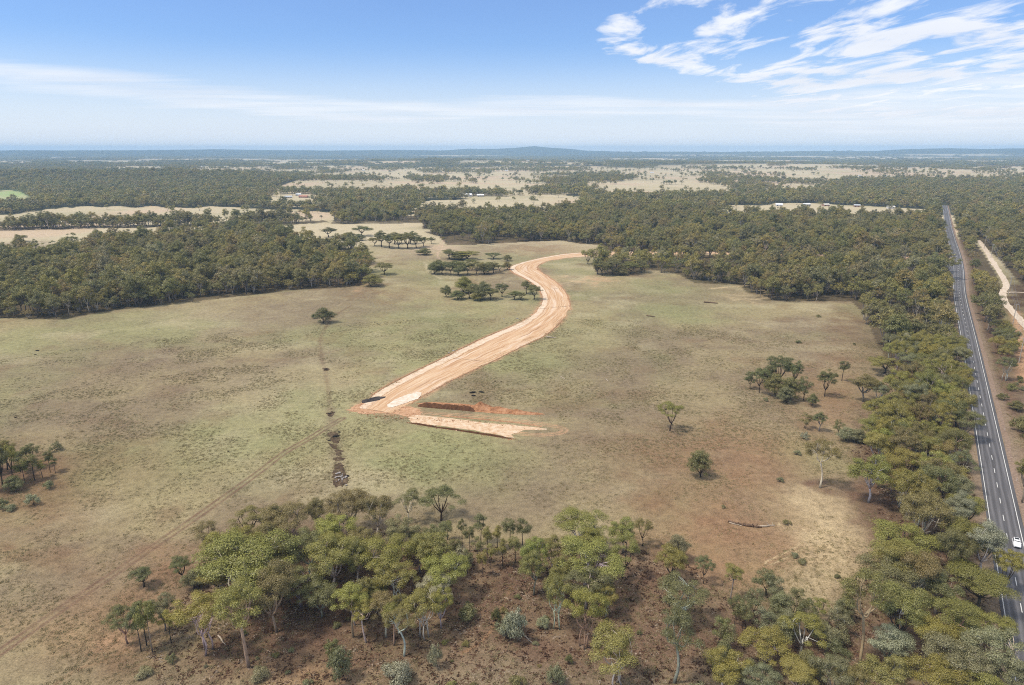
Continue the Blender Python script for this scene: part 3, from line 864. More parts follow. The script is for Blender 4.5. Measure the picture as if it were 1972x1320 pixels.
def open_land(px, py):
    """0..1: how much of the far country at a pixel is bare paddock."""
    o = np.zeros(px.shape)
    k = np.clip((py - 288) / 90, 0.02, 1.3)
    px, py = px + (vnoise(px / (26 * k), py / (9 * k), 51, 3) - 0.5) * 46 * k, py + (vnoise(px / (30 * k), py / (12 * k), 57, 3) - 0.5) * 9 * k
    for f in FIELDS:
        o = np.where(in_poly(px, py, f), 1.0, o)
    for cx, cy, rx, ry in STRIPS:
        o = np.maximum(o, np.exp(-(((px - cx) / rx) ** 4 + ((py - cy) / ry) ** 4)))
    return o


def plains_at(px, py):
    return (px > 660 - (py - 318) * 3) & (px < 1990) & (py < np.where(px < 1090, 372, np.where(px < 1620, 366, 345))) & (py >= 323)


def wooded(x, y, px, py):
    """Chance that a tree stands there."""
    D = np.hypot(x, y)
    n1 = vnoise(x / 170 + 40, y / 420 + 40, 3, 4)
    n2 = vnoise(x / 60, y / 60, 8, 2)
    near = np.zeros(px.shape, bool)
    qx, qy = px + (vnoise(x / 14, y / 14, 61, 2) - .5) * 26, py + (vnoise(x / 14, y / 30, 67, 2) - .5) * 9
    for w in WOODS:
        near |= in_poly(qx, qy, w)
    op = open_land(px, py)
    far = np.where(n2 > 0.32, 0.95, 0.25)
    plains = plains_at(px, py)
    far = np.where(plains, np.where(n1 > 0.57, 0.75, np.where(n1 > 0.52, 0.07, 0.022)), far)
    rows = (np.abs((x / 460 + 0.22 * np.sin(y / 700)) % 1 - .5) < .012) | (np.abs((y / 640 + 0.15 * np.sin(x / 900)) % 1 - .5) < .012)
    far = np.where(plains & rows & (n2 > .42), 0.8, far)
    far = np.where(py < 311, np.where(vnoise(x / 900, y / 1700, 12, 3) > 0.38, 1.0, 0.15), far)
    far = far * np.where((op > 0.5) & ~(plains & rows & (n2 > .5)), 0.014 + (py < 372) * np.where(n1 > 0.57, 0.5, 0.02), 1.0)
    return np.where(py > 414, np.where(near & (op < 0.99) | in_poly(px, py, WOODS[1]) | in_poly(px, py, WOODS[7]), np.where(n2 > 0.36, 0.92, 0.12), 0.0), np.where(py > 292, far, 0))


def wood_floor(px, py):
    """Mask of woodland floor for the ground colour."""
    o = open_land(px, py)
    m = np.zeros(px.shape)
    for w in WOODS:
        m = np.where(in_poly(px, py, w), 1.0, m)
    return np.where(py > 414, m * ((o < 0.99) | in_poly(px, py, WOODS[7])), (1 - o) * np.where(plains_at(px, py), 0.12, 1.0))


# ------------------------------------------------------------------ ground
GRASS = lin(163, 148, 113)
TONES = {'green': lin(147, 146, 103), 'lime': lin(163, 160, 114), 'pale': lin(185, 172, 138), 'mauve': lin(136, 119, 98), 'rust': lin(130, 102, 78), 'dirt': lin(150, 118, 90), 'litter': lin(124, 99, 81), 'litter2': lin(112, 88, 72), 'sand': lin(200, 178, 140), 'straw': lin(205, 190, 158), 'pink': lin(210, 180, 155), 'lush': lin(160, 180, 120),
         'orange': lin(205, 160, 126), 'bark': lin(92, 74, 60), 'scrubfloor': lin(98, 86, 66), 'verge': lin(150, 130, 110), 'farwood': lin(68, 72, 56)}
BLOBS = [  # px, py, radius x, radius y, tone, strength
    (560, 780, 160, 70, 'pale', .5), (600, 830, 140, 50, 'lime', .35), (850, 860, 130, 55, 'lime', .75), (780, 890, 120, 40, 'green', .7), (880, 900, 160, 60, 'green', .55), (590, 770, 40, 40, 'green', .5), (700, 930, 90, 40, 'pale', .5), (620, 930, 60, 28, 'pale', .45),
    (500, 860, 190, 60, 'green', .45), (330, 900, 240, 60, 'green', .25), (900, 660, 120, 40, 'green', .6), (760, 640, 170, 50, 'green', .4), (800, 700, 120, 25, 'lime', .5), (430, 610, 160, 28, 'pale', .4), (260, 640, 160, 25, 'lime', .35), (560, 600, 160, 25, 'mauve', .5),
    (330, 700, 190, 30, 'mauve', .55), (120, 720, 160, 60, 'mauve', .45), (90, 800, 180, 60, 'mauve', .5), (420, 730, 160, 40, 'mauve', .35), (170, 890, 190, 45, 'rust', .35), (60, 950, 130, 55, 'rust', .6), (75, 1075, 90, 24, 'rust', .75), (80, 1000, 120, 35, 'rust', .5), (20, 660, 100, 30, 'lime', .35),
    (1050, 700, 130, 50, 'green', .45), (1150, 640, 160, 30, 'green', .35), (1250, 720, 190, 40, 'mauve', .4), (1150, 850, 170, 50, 'mauve', .55), (1050, 940, 170, 60, 'mauve', .5), (1280, 880, 130, 60, 'rust', .5), (1270, 960, 110, 60, 'rust', .55), (1400, 860, 150, 60, 'dirt', .45), (1250, 800, 100, 40, 'mauve', .35),
    (1450, 900, 130, 60, 'dirt', .55), (1380, 650, 190, 25, 'mauve', .4), (1300, 600, 160, 18, 'green', .4), (1530, 660, 120, 40, 'mauve', .45), (1640, 690, 60, 50, 'rust', .45), (1640, 620, 40, 30, 'rust', .4), (1500, 790, 120, 50, 'mauve', .4), (1600, 780, 70, 60, 'dirt', .6), (1540, 740, 110, 40, 'rust', .45),
    (1420, 1010, 190, 60, 'dirt', .6), (1500, 1060, 170, 60, 'dirt', .7), (1600, 1010, 80, 55, 'sand', .75), (1560, 960, 60, 30, 'sand', .5), (1630, 1060, 55, 60, 'sand', .75), (1580, 1110, 60, 45, 'sand', .5), (1350, 1100, 140, 60, 'dirt', .5), (1580, 935, 40, 16, 'litter', .7), (1670, 955, 60, 32, 'litter', .9), (1690, 1020, 40, 40, 'litter', .7),  # litter tone under the lone white-trunked tree paints its shadow patch
    (330, 1090, 110, 40, 'dirt', .6), (250, 1170, 130, 50, 'dirt', .7), (150, 1230, 190, 60, 'dirt', .55), (100, 1300, 150, 60, 'mauve', .5), (230, 1290, 70, 40, 'rust', .6), (240, 1240, 40, 20, 'orange', .25), (360, 1320, 120, 40, 'mauve', .6), (30, 1150, 90, 50, 'mauve', .4),
    (450, 1270, 140, 60, 'litter', .8), (560, 1210, 120, 60, 'litter2', .9), (700, 1240, 150, 60, 'litter', .9), (640, 1150, 220, 90, 'litter2', .95), (620, 1310, 130, 40, 'dirt', .5), (560, 1060, 160, 50, 'litter', .7), (820, 1100, 170, 60, 'litter2', .85), (900, 1170, 130, 60, 'litter', .95), (1000, 1240, 170, 70, 'litter', .85),
    (1000, 1130, 90, 50, 'litter2', .9), (1120, 1150, 120, 60, 'litter', .9), (1200, 1240, 140, 80, 'litter', .9), (1250, 1130, 70, 60, 'litter', .8), (1350, 1220, 120, 70, 'litter', .85), (1000, 1310, 200, 35, 'mauve', .5), (1440, 1220, 120, 60, 'litter2', .8), (1560, 1270, 120, 70, 'litter2', .9), (1700, 1230, 140, 100, 'litter', .9), (1250, 1060, 60, 20, 'rust', .5),
    (1800, 1100, 120, 200, 'litter', .85), (1780, 900, 90, 130, 'litter', .8), (1730, 980, 50, 50, 'litter2', .6), (1780, 760, 90, 80, 'litter', .8), (1760, 650, 90, 60, 'scrubfloor', .8), (1900, 1300, 120, 120, 'litter', .8), (1700, 860, 50, 70, 'litter', .6),
    (20, 905, 90, 40, 'litter', .8), (90, 920, 50, 25, 'rust', .6),
    (1945, 800, 60, 90, 'verge', .8), (1960, 900, 40, 120, 'verge', .7), (1930, 690, 45, 80, 'bark', .8), (1960, 740, 40, 60, 'bark', .6), (1985, 1000, 40, 120, 'verge', .6), (1975, 570, 45, 45, 'bark', .8), (1950, 850, 12, 40, 'pale', .5), (1955, 790, 25, 25, 'litter', .6),
    (885, 590, 120, 9, 'lime', .4), (1120, 535, 60, 12, 'pale', .4), (1110, 540, 45, 5, 'sand', .6), (1150, 540, 50, 4, 'orange', .4), (1300, 560, 130, 20, 'green', .35), (1450, 572, 60, 7, 'sand', .55), (800, 530, 70, 25, 'green', .3), (720, 565, 60, 7, 'rust', .5), (690, 548, 26, 6, 'orange', .5), (690, 440, 150, 14, 'straw', .35), (1030, 480, 90, 10, 'dirt', .5), (950, 478, 70, 5, 'mauve', .5), (850, 478, 40, 6, 'pink', .5),
    (20, 375, 45, 10, 'lush', .9), (60, 476, 90, 8, 'bark', .6), (130, 367, 26, 3.5, 'pink', .6),
]
TRACKS = [  # polyline px, half width m, tone, strength, twin ruts
    ([(660, 806), (632, 822), (590, 848), (548, 872), (505, 905), (450, 945), (380, 995), (300, 1050), (220, 1105), (130, 1165), (40, 1228), (-60, 1300)], 0.5, 'litter', .95, 2.0),
    ([(260, 1240), (210, 1270), (150, 1290), (90, 1330)], 0.5, 'dirt', .5, 0),
    ([(420, 1095), (330, 1130), (258, 1180)], 0.5, 'dirt', .5, 0),
    ([(985, 1133), (975, 1150), (965, 1172), (955, 1195), (940, 1222), (915, 1245), (890, 1258)], 0.42, 'dirt', .85, 0),
    ([(1480, 1085), (1520, 1066), (1550, 1048), (1560, 1035), (1545, 1022), (1505, 1010)], 0.25, 'sand', .7, 1.6),
    ([(1575, 960), (1588, 990), (1582, 1020), (1560, 1045)], 0.25, 'sand', .5, 1.6),
    ([(845, 475), (855, 462), (850, 480), (842, 488), (846, 500)], 1.0, 'pink', .6, 0),
    ([(818, 505), (824, 520), (836, 530), (850, 538)], 1.2, 'straw', .5, 0),
    ([(1085, 546), (1130, 538), (1190, 536)], 1.2, 'sand', .6, 0),
    ([(1370, 556), (1420, 552), (1470, 548), (1520, 546)], 2.0, 'sand', .8, 0),
    ([(335, 782), (345, 777), (362, 776)], 0.5, 'litter', .5, 0), ([(345, 790), (333, 786), (335, 780)], 0.5, 'litter', .5, 0), ([(320, 802), (335, 808), (355, 815)], 0.4, 'litter', .5, 0),
    ([(1860, 398), (1870, 430), (1868, 440)], 2.5, 'dirt', .5, 0),
    ([(570, 690), (615, 684), (660, 672)], 0.5, 'litter', .6, 0), ([(640, 610), (660, 598), (675, 590)], 0.8, 'litter', .6, 0),
    ([(800, 826), (860, 838), (960, 853), (1010, 850)], 0.3, 'litter', .4, 0),
    ([(770, 792), (830, 797), (900, 800), (980, 808), (1050, 818), (1085, 826), (1080, 834), (1040, 838), (990, 834)], 0.5, 'orange', .7, 1.8),
    ([(705, 780), (760, 787), (790, 792)], 5.0, 'orange', .55, 0),
    ([(1955, 600), (1963, 640), (1968, 690), (1972, 740)], 3.0, 'orange', .7, 0),
    ([(640, 610), (618, 650), (620, 690), (627, 720), (632, 750), (636, 790)], 1.2, 'litter', .45, 0),
    ([(636, 790), (640, 830), (646, 870), (652, 905), (655, 925)], 2.6, 'mauve', .6, 0),
]


def polydist(x, y, pts):
    best = np.full(x.shape, 1e9)
    side = np.zeros(x.shape)
    for (x1, y1), (x2, y2) in zip(pts[:-1], pts[1:]):
        dx, dy = x2 - x1, y2 - y1
        t = np.clip(((x - x1) * dx + (y - y1) * dy) / (dx * dx + dy * dy + 1e-9), 0, 1)
        ex, ey = x - x1 - t * dx, y - y1 - t * dy
        d = np.hypot(ex, ey)
        best = np.minimum(best, d)
    return best


# the new orange road: cross-sections measured on its two edges
NEW = [((690, 786), (752, 796)), ((712, 768), (790, 777)), ((742, 747), (822, 758)), ((800, 717), (880, 727)), ((862, 687), (945, 697)), ((925, 655), (1003, 668)), ((980, 632), (1050, 645)), ((1020, 612), (1082, 616)), ((1040, 592), (1096, 592)), ((1046, 574), (1092, 571)),
       ((1038, 556), (1078, 551)), ((1015, 538), (1056, 534)), ((988, 524), (1036, 520)), ((985, 514), (1036, 512)), ((1010, 505), (1050, 504.5)), ((1050, 496), (1085, 498)), ((1095, 489), (1128, 494)), ((1150, 486), (1175, 492)), ((1230, 485), (1250, 490.5)), ((1330, 485), (1345, 490)), ((1500, 488), (1510, 493)), ((1680, 493.5), (1685, 498)), ((1835, 496), (1838, 501))]
Lf = np.array(catmull([at(*a)[:2] for a, b in NEW], 8))
Rg = np.array(catmull([at(*b)[:2] for a, b in NEW], 8))
NEW_L, NEW_R = Lf[::3], Rg[::3]


def ground_colour(x, y, z):
    px, py = project(x, y, z)
    # the country's own patchiness
    wob = (vnoise(x / 9, y / 9, 31, 3) - 0.5)
    wx, wy = px + wob * 90 * np.clip((py - 283) / 500, 0.05, 1), py + (vnoise(x / 11, y / 11, 37, 3) - 0.5) * 60 * np.clip((py - 283) / 500, 0.02, 1)
    col = np.tile(np.array(GRASS[:3]), (len(x), 1))

    def blend(tone, w):
        nonlocal col
        w = np.clip(w, 0, 1)[:, None]
        col = col * (1 - w) + np.array(TONES[tone][:3]) * w
    n = vnoise(x / 38, y / 38, 1, 4)
    blend('mauve', sstep(0.45, 0.66, n) * 0.7)
    blend('green', sstep(0.48, 0.7, vnoise(x / 55, y / 55, 2, 4)) * 0.6)
    blend('pale', sstep(0.55, 0.8, vnoise(x / 26, y / 26, 4, 4)) * 0.6)
    blend('rust', sstep(0.60, 0.78, vnoise(x / 17, y / 17, 6, 4)) * 0.4)
    far = sstep(640, 900, np.hypot(x, y))
    blend('straw', far * 0.9)
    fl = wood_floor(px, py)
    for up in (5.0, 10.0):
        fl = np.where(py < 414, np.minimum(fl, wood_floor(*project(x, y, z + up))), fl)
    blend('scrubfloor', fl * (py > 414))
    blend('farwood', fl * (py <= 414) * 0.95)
    straw = in_poly(px, py, FIELDS[6])
    blend('pink', sstep(0.5, 0.7, vnoise(x / 160, y / 160, 14, 3)) * far * (1 - fl) * 0.5)
    blend('green', sstep(0.55, 0.75, vnoise(x / 120, y / 60, 15, 3)) * far * (1 - fl) * 0.3)
    for cx, cy, rx, ry, tone, s in BLOBS:
        w = np.exp(-(((wx - cx) / rx) ** 2 + ((wy - cy) / ry) ** 2) * 1.1) * s
        blend(tone, np.clip(w * 1.15 + w * wob * 1.2, 0, 1))
    nearm = np.hypot(x, y) < 1000
    xi, yi = x[nearm], y[nearm]
    for pts, hw, tone, s, twin in TRACKS:
        line = [tuple(p[:2]) for p in catmull([at(*q)[:2] for q in pts], 5)]
        d = polydist(xi, yi, line)
        if twin:
            d = np.abs(d - twin / 2)
        w = np.zeros(len(x))
        w[nearm] = np.exp(-(d / hw) ** 2) * s * (0.55 + 0.9 * vnoise(xi / 3, yi / 3, 71, 2))
        blend(tone, w)
    # dust and churned earth along the new road
    for pts in (NEW_L, NEW_R):
        d = polydist(xi, yi, [tuple(q) for q in pts])
        w = np.zeros(len(x))
        w[nearm] = np.exp(-(d / 2.2) ** 2) * (0.25 + 1.1 * sstep(.35, .7, vnoise(xi / 4, yi / 4, 73, 3)))
        blend('orange', w * 0.8)
    # highway verges
    hd = hw_dist(xi, yi)
    w = np.zeros(len(x))
    w[nearm] = sstep(9.5, 6.5, np.abs(hd - 0.8)) * 0.8
    blend('verge', w)
    w[nearm] = np.exp(-((hd - 11.5) / 2.5) ** 2) * 0.7
    blend('litter', w)
    return col


def build_ground():
    ang = np.concatenate([np.linspace(-80, -43, 24), np.linspace(-42.6, 42.6, 610), np.linspace(43, 80, 24)])
    rad = [3.0]
    while rad[-1] < 17500:
        r = rad[-1]
        rad.append(r * (1.06 if r < 75 else (1.0045 if r < 600 else (1.007 if r < 3000 else 1.02))))
    rad = np.array(rad)
    A, Rr = np.meshgrid(np.radians(ang), rad)
    x, y = (Rr * np.sin(A)).ravel(), (Rr * np.cos(A)).ravel()
    z = terrain(x, y)
    nr, na = Rr.shape
    i = np.arange(nr - 1)[:, None] * na + np.arange(na - 1)[None, :]
    f = np.stack([i, i + 1, i + na + 1, i + na], -1).reshape(-1, 4)
    me = mesh_np('ground', np.stack([x, y, z], 1), f, None)
    col = ground_colour(x, y, z)
    at_ = me.attributes.new('Col', 'FLOAT_COLOR', 'POINT')
    at_.data.foreach_set('color', np.concatenate([col, np.ones((len(x), 1))], 1).astype(np.float32).ravel())
    me.polygons.foreach_set('use_smooth', np.ones(len(f), bool))

    def build(t, b):
        c = t.n('ShaderNodeAttribute', attribute_name='Col').outputs['Color']
        P_ = t.n('ShaderNodeTexCoord').outputs['Object']
        fine = t.noise(P_, 2.3, 3, 0.7)
        mid = t.noise(P_, 0.45, 4, 0.62)
        big = t.noise(P_, 0.09, 4, 0.6, 0.6)
        k = t.m('ADD', t.m('ADD', t.m('MULTIPLY', t.m('SUBTRACT', fine, 0.5), 2.0), t.m('MULTIPLY', t.m('SUBTRACT', mid, 0.5), 1.2)), t.m('MULTIPLY', t.m('SUBTRACT', big, 0.5), 0.7))
        c = t.mix(1.0, c, t.grey(t.m('ADD', k, 1.0)), 'MULTIPLY')
        tuss = t.rng(t.noise(P_, 1.1, 2, 0.6), 0.62, 0.72)
        c = t.mix(t.m('MULTIPLY', tuss, 0.35), c, t.mix(0.5, c, (0.08, 0.072, 0.034, 1)))
        c = t.mix(t.m('MULTIPLY', t.rng(big, 0.45, 0.75), 0.22), c, lin(130, 124, 86))
        t.put(b.inputs['Base Color'], c)
        bp = t.n('ShaderNodeBump')
        bp.inputs['Strength'].default_value = 0.7
        bp.inputs['Distance'].default_value = 0.35
        t.put(bp.inputs['Height'], t.m('ADD', fine, mid))
        t.link(bp.outputs[0], b.inputs['Normal'])
    me.materials.append(material('dry_pasture', build, 1.0, 0.05))
    tag(obj('ground', me), kind='structure')


build_ground()
# ------------------------------------------------------------------ roads
def ribbon(name, centre, left, right, z, mat, across=8, jitter=0.0, seed=1, crown=0.0):
    """A strip along CENTRE (metres) from LEFT to RIGHT offsets (numbers or per-point arrays); UV = (across 0-1, metres along)."""
    rr = np.random.default_rng(seed)
    c = np.array([p[:2] for p in centre], float)
    n = len(c)
    d = np.gradient(c, axis=0)
    d /= np.linalg.norm(d, axis=1, keepdims=True)
    nr = np.stack([d[:, 1], -d[:, 0]], 1)
    L = np.broadcast_to(np.asarray(left, float), n) + rr.normal(0, jitter, n) if jitter else np.broadcast_to(np.asarray(left, float), n)
    Rr = np.broadcast_to(np.asarray(right, float), n) + rr.normal(0, jitter, n) if jitter else np.broadcast_to(np.asarray(right, float), n)
    s = np.concatenate([[0], np.cumsum(np.linalg.norm(np.diff(c, axis=0), axis=1))])
    V, UV = [], []
    for k in range(across + 1):
        u = k / across
        o = L + (Rr - L) * u
        p = c + nr * o[:, None]
        V.append(np.concatenate([p, (z + crown * (1 - (2 * u - 1) ** 2) + terrain(p[:, 0], p[:, 1]))[:, None]], 1))
        UV.append(np.stack([np.full(n, u), s], 1))
    V, UV = np.concatenate(V), np.concatenate(UV)
    i = np.arange(across)[:, None] * n + np.arange(n - 1)[None, :]
    f = np.stack([i, i + n, i + n + 1, i + 1], -1).reshape(-1, 4)
    me = mesh_np(name, V, f, mat)
    uv = me.uv_layers.new(name='UVMap')
    uv.data.foreach_set('uv', UV[f.ravel()].astype(np.float32).ravel())
    return obj(name, me)


def asphalt(t, b):
    uv = t.n('ShaderNodeUVMap').outputs[0]
    P_ = t.n('ShaderNodeTexCoord').outputs['Object']
    s = t.n('ShaderNodeSeparateXYZ')
    t.link(uv, s.inputs[0])
    u = s.outputs[0]
    # worn wheel paths, two to a lane
    w = None
    for c in (0.20, 0.385, 0.60, 0.79):
        g = t.rng(t.m('ABSOLUTE', t.m('SUBTRACT', u, c)), 0.075, 0.0)
        w = g if w is None else t.m('ADD', w, g)
    n = t.noise(P_, 5.0, 4, 0.7)
    st = t.noise(t.scale(uv, (14, 0.05, 0)), 1.0, 3)
    c = t.ramp(n, [(0.3, (0.068, 0.065, 0.068, 1)), (0.7, (0.125, 0.120, 0.122, 1))])
    c = t.mix(t.m('MULTIPLY', w, 0.55), c, (0.21, 0.20, 0.205, 1))
    c = t.mix(t.rng(st, 0.45, 0.7, 0, 0.55), c, (0.055, 0.05, 0.05, 1))
    t.put(b.inputs['Base Color'], c)


M_ASPH = material('asphalt', asphalt, 0.8, 0.3)
M_PAINT = simple('road_paint', (0.62, 0.61, 0.58), 0.2, 2.0, 0.6)
hw = [tuple(p) for p in HWP]
tag(ribbon('road', hw, -4.3, 4.6, 0.03, M_ASPH, 6), kind='structure')
tag(ribbon('road_shoulder', hw, 4.6, 6.6, 0.02, simple('shoulder_gravel', lin(150, 128, 110)[:3], 0.35, 1.2), 2, 0.25), kind='structure')
turn = [p for p in hw if 700 < math.hypot(*p) < 880]
tag(ribbon('road_shoulder', turn, np.interp(np.linspace(0, 1, len(turn)), [0, .3, .75, 1], [-4.6, -9.5, -9.5, -4.6]), -4.3, 0.035, M_ASPH, 2), kind='structure')


def resample(pts, step):
    p = np.array(pts, float)
    s = np.concatenate([[0], np.cumsum(np.linalg.norm(np.diff(p, axis=0), axis=1))])
    t = np.arange(0, s[-1], step)
    return np.stack([np.interp(t, s, p[:, 0]), np.interp(t, s, p[:, 1])], 1)


hw_f = resample(hw, 4.0)
mk = MB()


def paint_line(off, w, dash=None):
    c = resample(hw, 2.0)
    d = np.gradient(c, axis=0)
    d /= np.linalg.norm(d, axis=1, keepdims=True)
    nr = np.stack([d[:, 1], -d[:, 0]], 1)
    for i in range(len(c) - 1):
        if dash and (i * 2.0) % dash[1] >= dash[0]:
            continue
        a0, a1 = c[i] + nr[i] * (off - w / 2), c[i] + nr[i] * (off + w / 2)
        b0, b1 = c[i + 1] + nr[i + 1] * (off - w / 2), c[i + 1] + nr[i + 1] * (off + w / 2)
        mk.add([(*a0, .045), (*a1, .045), (*b1, .045), (*b0, .045)], [(0, 1, 2, 3)])


paint_line(-3.55, 0.2)
paint_line(3.55, 0.2)
paint_line(0.0, 0.2, (4, 12))
tag(mk.obj('road_markings', M_PAINT), kind='structure')

def strip(name, A, B, z, mat, across=10, u0=0.0, u1=1.0, lift=0.0):
    n = len(A)
    mid = (A + B) / 2
    s = np.concatenate([[0], np.cumsum(np.linalg.norm(np.diff(mid, axis=0), axis=1))])
    V, UV = [], []
    for k in range(across + 1):
        u = u0 + (u1 - u0) * k / across
        p = A + (B - A) * u
        V.append(np.concatenate([p, np.full((n, 1), z + lift * (1 - (2 * u - 1) ** 2))], 1))
        UV.append(np.stack([np.full(n, u), s], 1))
    V, UV = np.concatenate(V), np.concatenate(UV)
    i = np.arange(across)[:, None] * n + np.arange(n - 1)[None, :]
    f = np.stack([i, i + n, i + n + 1, i + 1], -1).reshape(-1, 4)
    me = mesh_np(name, V, f, mat)
    uv = me.uv_layers.new(name='UVMap')
    uv.data.foreach_set('uv', UV[f.ravel()].astype(np.float32).ravel())
    return obj(name, me)


def new_road(t, b):
    uv = t.n('ShaderNodeUVMap').outputs[0]
    P_ = t.n('ShaderNodeTexCoord').outputs['Object']
    s = t.n('ShaderNodeSeparateXYZ')
    t.link(uv, s.inputs[0])
    u = s.outputs[0]
    streak = t.noise(t.scale(uv, (26, 0.035, 0)), 1.0, 4, 0.6)
    streak2 = t.noise(t.scale(uv, (7, 0.02, 0)), 1.0, 2, 0.5)
    n = t.noise(P_, 0.35, 5, 0.65)
    c = t.ramp(streak, [(0.3, lin(180, 140, 104)), (0.48, lin(214, 176, 138)), (0.7, lin(232, 208, 176))])
    c = t.mix(t.rng(streak2, 0.52, 0.7, 0, 0.75), c, lin(236, 214, 190))
    c = t.mix(t.rng(n, 0.5, 0.75, 0, 0.5), c, lin(200, 152, 114))
    edge = t.m('ADD', u, t.m('MULTIPLY', t.m('SUBTRACT', n, 0.5), 0.10))
    spk = t.rng(t.noise(P_, 1.4, 3, 0.7), 0.58, 0.70)
    c = t.mix(t.m('MULTIPLY', spk, 0.4), c, lin(150, 112, 82))
    gravel = t.rng(edge, 0.20, 0.16)          # pale gravel verge along the far edge
    c = t.mix(t.m('MULTIPLY', gravel, t.rng(n, 0.35, 0.7, 0.75, 0.3)), c, lin(238, 222, 200))
    line = t.rng(t.m('ABSOLUTE', t.m('SUBTRACT', edge, 0.215)), 0.012, 0.004)
    c = t.mix(t.m('MULTIPLY', line, 0.55), c, lin(120, 84, 60))
    line2 = t.rng(t.m('ABSOLUTE', t.m('SUBTRACT', u, 0.63)), 0.02, 0.005)
    c = t.mix(t.m('MULTIPLY', line2, t.rng(streak2, 0.4, 0.6, 0, 0.6)), c, lin(130, 88, 62))
    t.put(b.inputs['Base Color'], c)
    bp = t.n('ShaderNodeBump')
    bp.inputs['Strength'].default_value = 0.8
    bp.inputs['Distance'].default_value = 0.25
    t.put(bp.inputs['Height'], t.m('ADD', streak, n))
    t.link(bp.outputs[0], b.inputs['Normal'])


M_NEW = material('orange_road_base', new_road, 1.0, 0.05)
jr = np.random.default_rng(4)
nf = 3                                                     # denser stations, edges wandering by up to a metre
q0, q1 = np.linspace(0, len(Lf) - 1, len(Lf) * nf), np.arange(len(Lf))
Lj, Rj = (np.stack([np.interp(q0, q1, e[:, k]) for k in (0, 1)], 1) for e in (Lf, Rg))
acr = (Rj - Lj) / np.linalg.norm(Rj - Lj, axis=1, keepdims=True)
Lj = Lj + acr * ((vnoise(q0 * 0.55, q0 * 0, 81, 3) - 0.5) * 2.0)[:, None]
Rj = Rj + acr * ((vnoise(q0 * 0.6, q0 * 0, 83, 3) - 0.5) * 2.4)[:, None]
tag(strip('dirt_road', Lj, Rj, 0.06, M_NEW, 14, lift=0.12), kind='structure')
M_BERM = simple('berm_earth', lin(178, 138, 106)[:3], 0.4, 0.8, 1.0, 0.05, bump=0.5)


def bank(name, pts, width, height, mat, seed, zig=0.35):
    """A low earth bank or ridge along PTS (metres)."""
    c = resample(pts, 0.8)
    rr = np.random.default_rng(seed)
    d = np.gradient(c, axis=0)
    d /= np.linalg.norm(d, axis=1, keepdims=True)
    nr = np.stack([d[:, 1], -d[:, 0]], 1)
    n, m = len(c), 9
    t = np.linspace(0, 1, n)
    env = np.clip(np.minimum(t, 1 - t) * 8, 0, 1)
    V = []
    for k in range(m):
        u = k / (m - 1) * 2 - 1
        o = width / 2 * u * (0.9 + 0.25 * vnoise(t * n * 0.2, t * 0 + k * 0.6, seed, 2))
        h = height * (1 - u * u) * env * (1 - zig + 2 * zig * vnoise(t * n * 0.35, t * 0 + k * 0.9, seed + 3, 2))
        V.append(np.concatenate([c + nr * o[:, None], (h - 0.02 + 0.03 * (abs(u) < 0.99))[:, None]], 1))
    V = np.concatenate(V)
    i = np.arange(m - 1)[:, None] * n + np.arange(n - 1)[None, :]
    f = np.stack([i, i + n, i + n + 1, i + 1], -1).reshape(-1, 4)
    return obj(name, mesh_np(name, V, f, mat))


# ditch banks along the new road's far side
ln = [tuple(p) for p in (Lf + (Lf - Rg) / np.linalg.norm(Lf - Rg, axis=1, keepdims=True) * 1.0)]
tag(bank('road_bank', ln[10:52], 1.1, 0.3, M_BERM, 3), kind='structure')
tag(bank('road_bank', ln[74:105], 1.3, 0.4, M_BERM, 5), kind='structure')
rt = [tuple(q) for q in (Rg + (Rg - Lf) / np.linalg.norm(Rg - Lf, axis=1, keepdims=True) * 0.5)]
tag(bank('road_bank', rt[8:60], 0.8, 0.25, M_BERM, 23, 0.6), kind='structure')
tag(bank('road_bank', rt[64:110], 0.9, 0.3, M_BERM, 25, 0.6), kind='structure')
# cross drains over the road
for (a, b) in (((866, 690), (932, 697)), ((1036, 596), (1098, 590)), ((1050, 559), (1080, 555))):
    tag(bank('road_drain', [at(*a)[:2], at(*b)[:2]], 0.7, 0.2, simple('drain_earth', lin(95, 70, 55)[:3], 0.3, 1.0), 6), kind='structure')


def sheet(name, px, z, mat, rough=0.12, seed=1, n=6):
    """A flat patch of ground with an irregular outline measured in the photograph."""
    w = [at(*p)[:2] for p in px]
    pts = catmull(w + [w[0]], n)[:-1]
    rr = np.random.default_rng(seed)
    c = np.mean(pts, axis=0)
    pts = [p + (p - c) / np.linalg.norm(p - c) * rr.normal(0, rough) for p in pts]
    me = bpy.data.meshes.new(name)
    bm = bmesh.new()
    vs = [bm.verts.new((p[0], p[1], z)) for p in pts]
    f = bm.faces.new(vs)
    bmesh.ops.triangulate(bm, faces=[f])
    for fc in bm.faces:
        if fc.normal.z < 0:
            fc.normal_flip()
    bm.to_mesh(me)
    bm.free()
    me.materials.append(mat)
    return tag(obj(name, me), kind='structure')


def pad_mat(name, a, b_, c_):
    def build(t, b):
        P_ = t.n('ShaderNodeTexCoord').outputs['Object']
        n1, n2 = t.noise(P_, 0.5, 5, 0.65), t.noise(P_, 2.2, 3, 0.7)
        c = t.ramp(n1, [(0.32, a), (0.5, b_), (0.68, c_)])
        c = t.mix(t.rng(n2, 0.55, 0.7, 0, 0.45), c, a)
        t.put(b.inputs['Base Color'], c)
        bp = t.n('ShaderNodeBump')
        bp.inputs['Strength'].default_value = 0.8
        bp.inputs['Distance'].default_value = 0.3
        t.put(bp.inputs['Height'], t.m('ADD', n1, n2))
        t.link(bp.outputs[0], b.inputs['Normal'])
    return material(name, build, 1.0, 0.05)


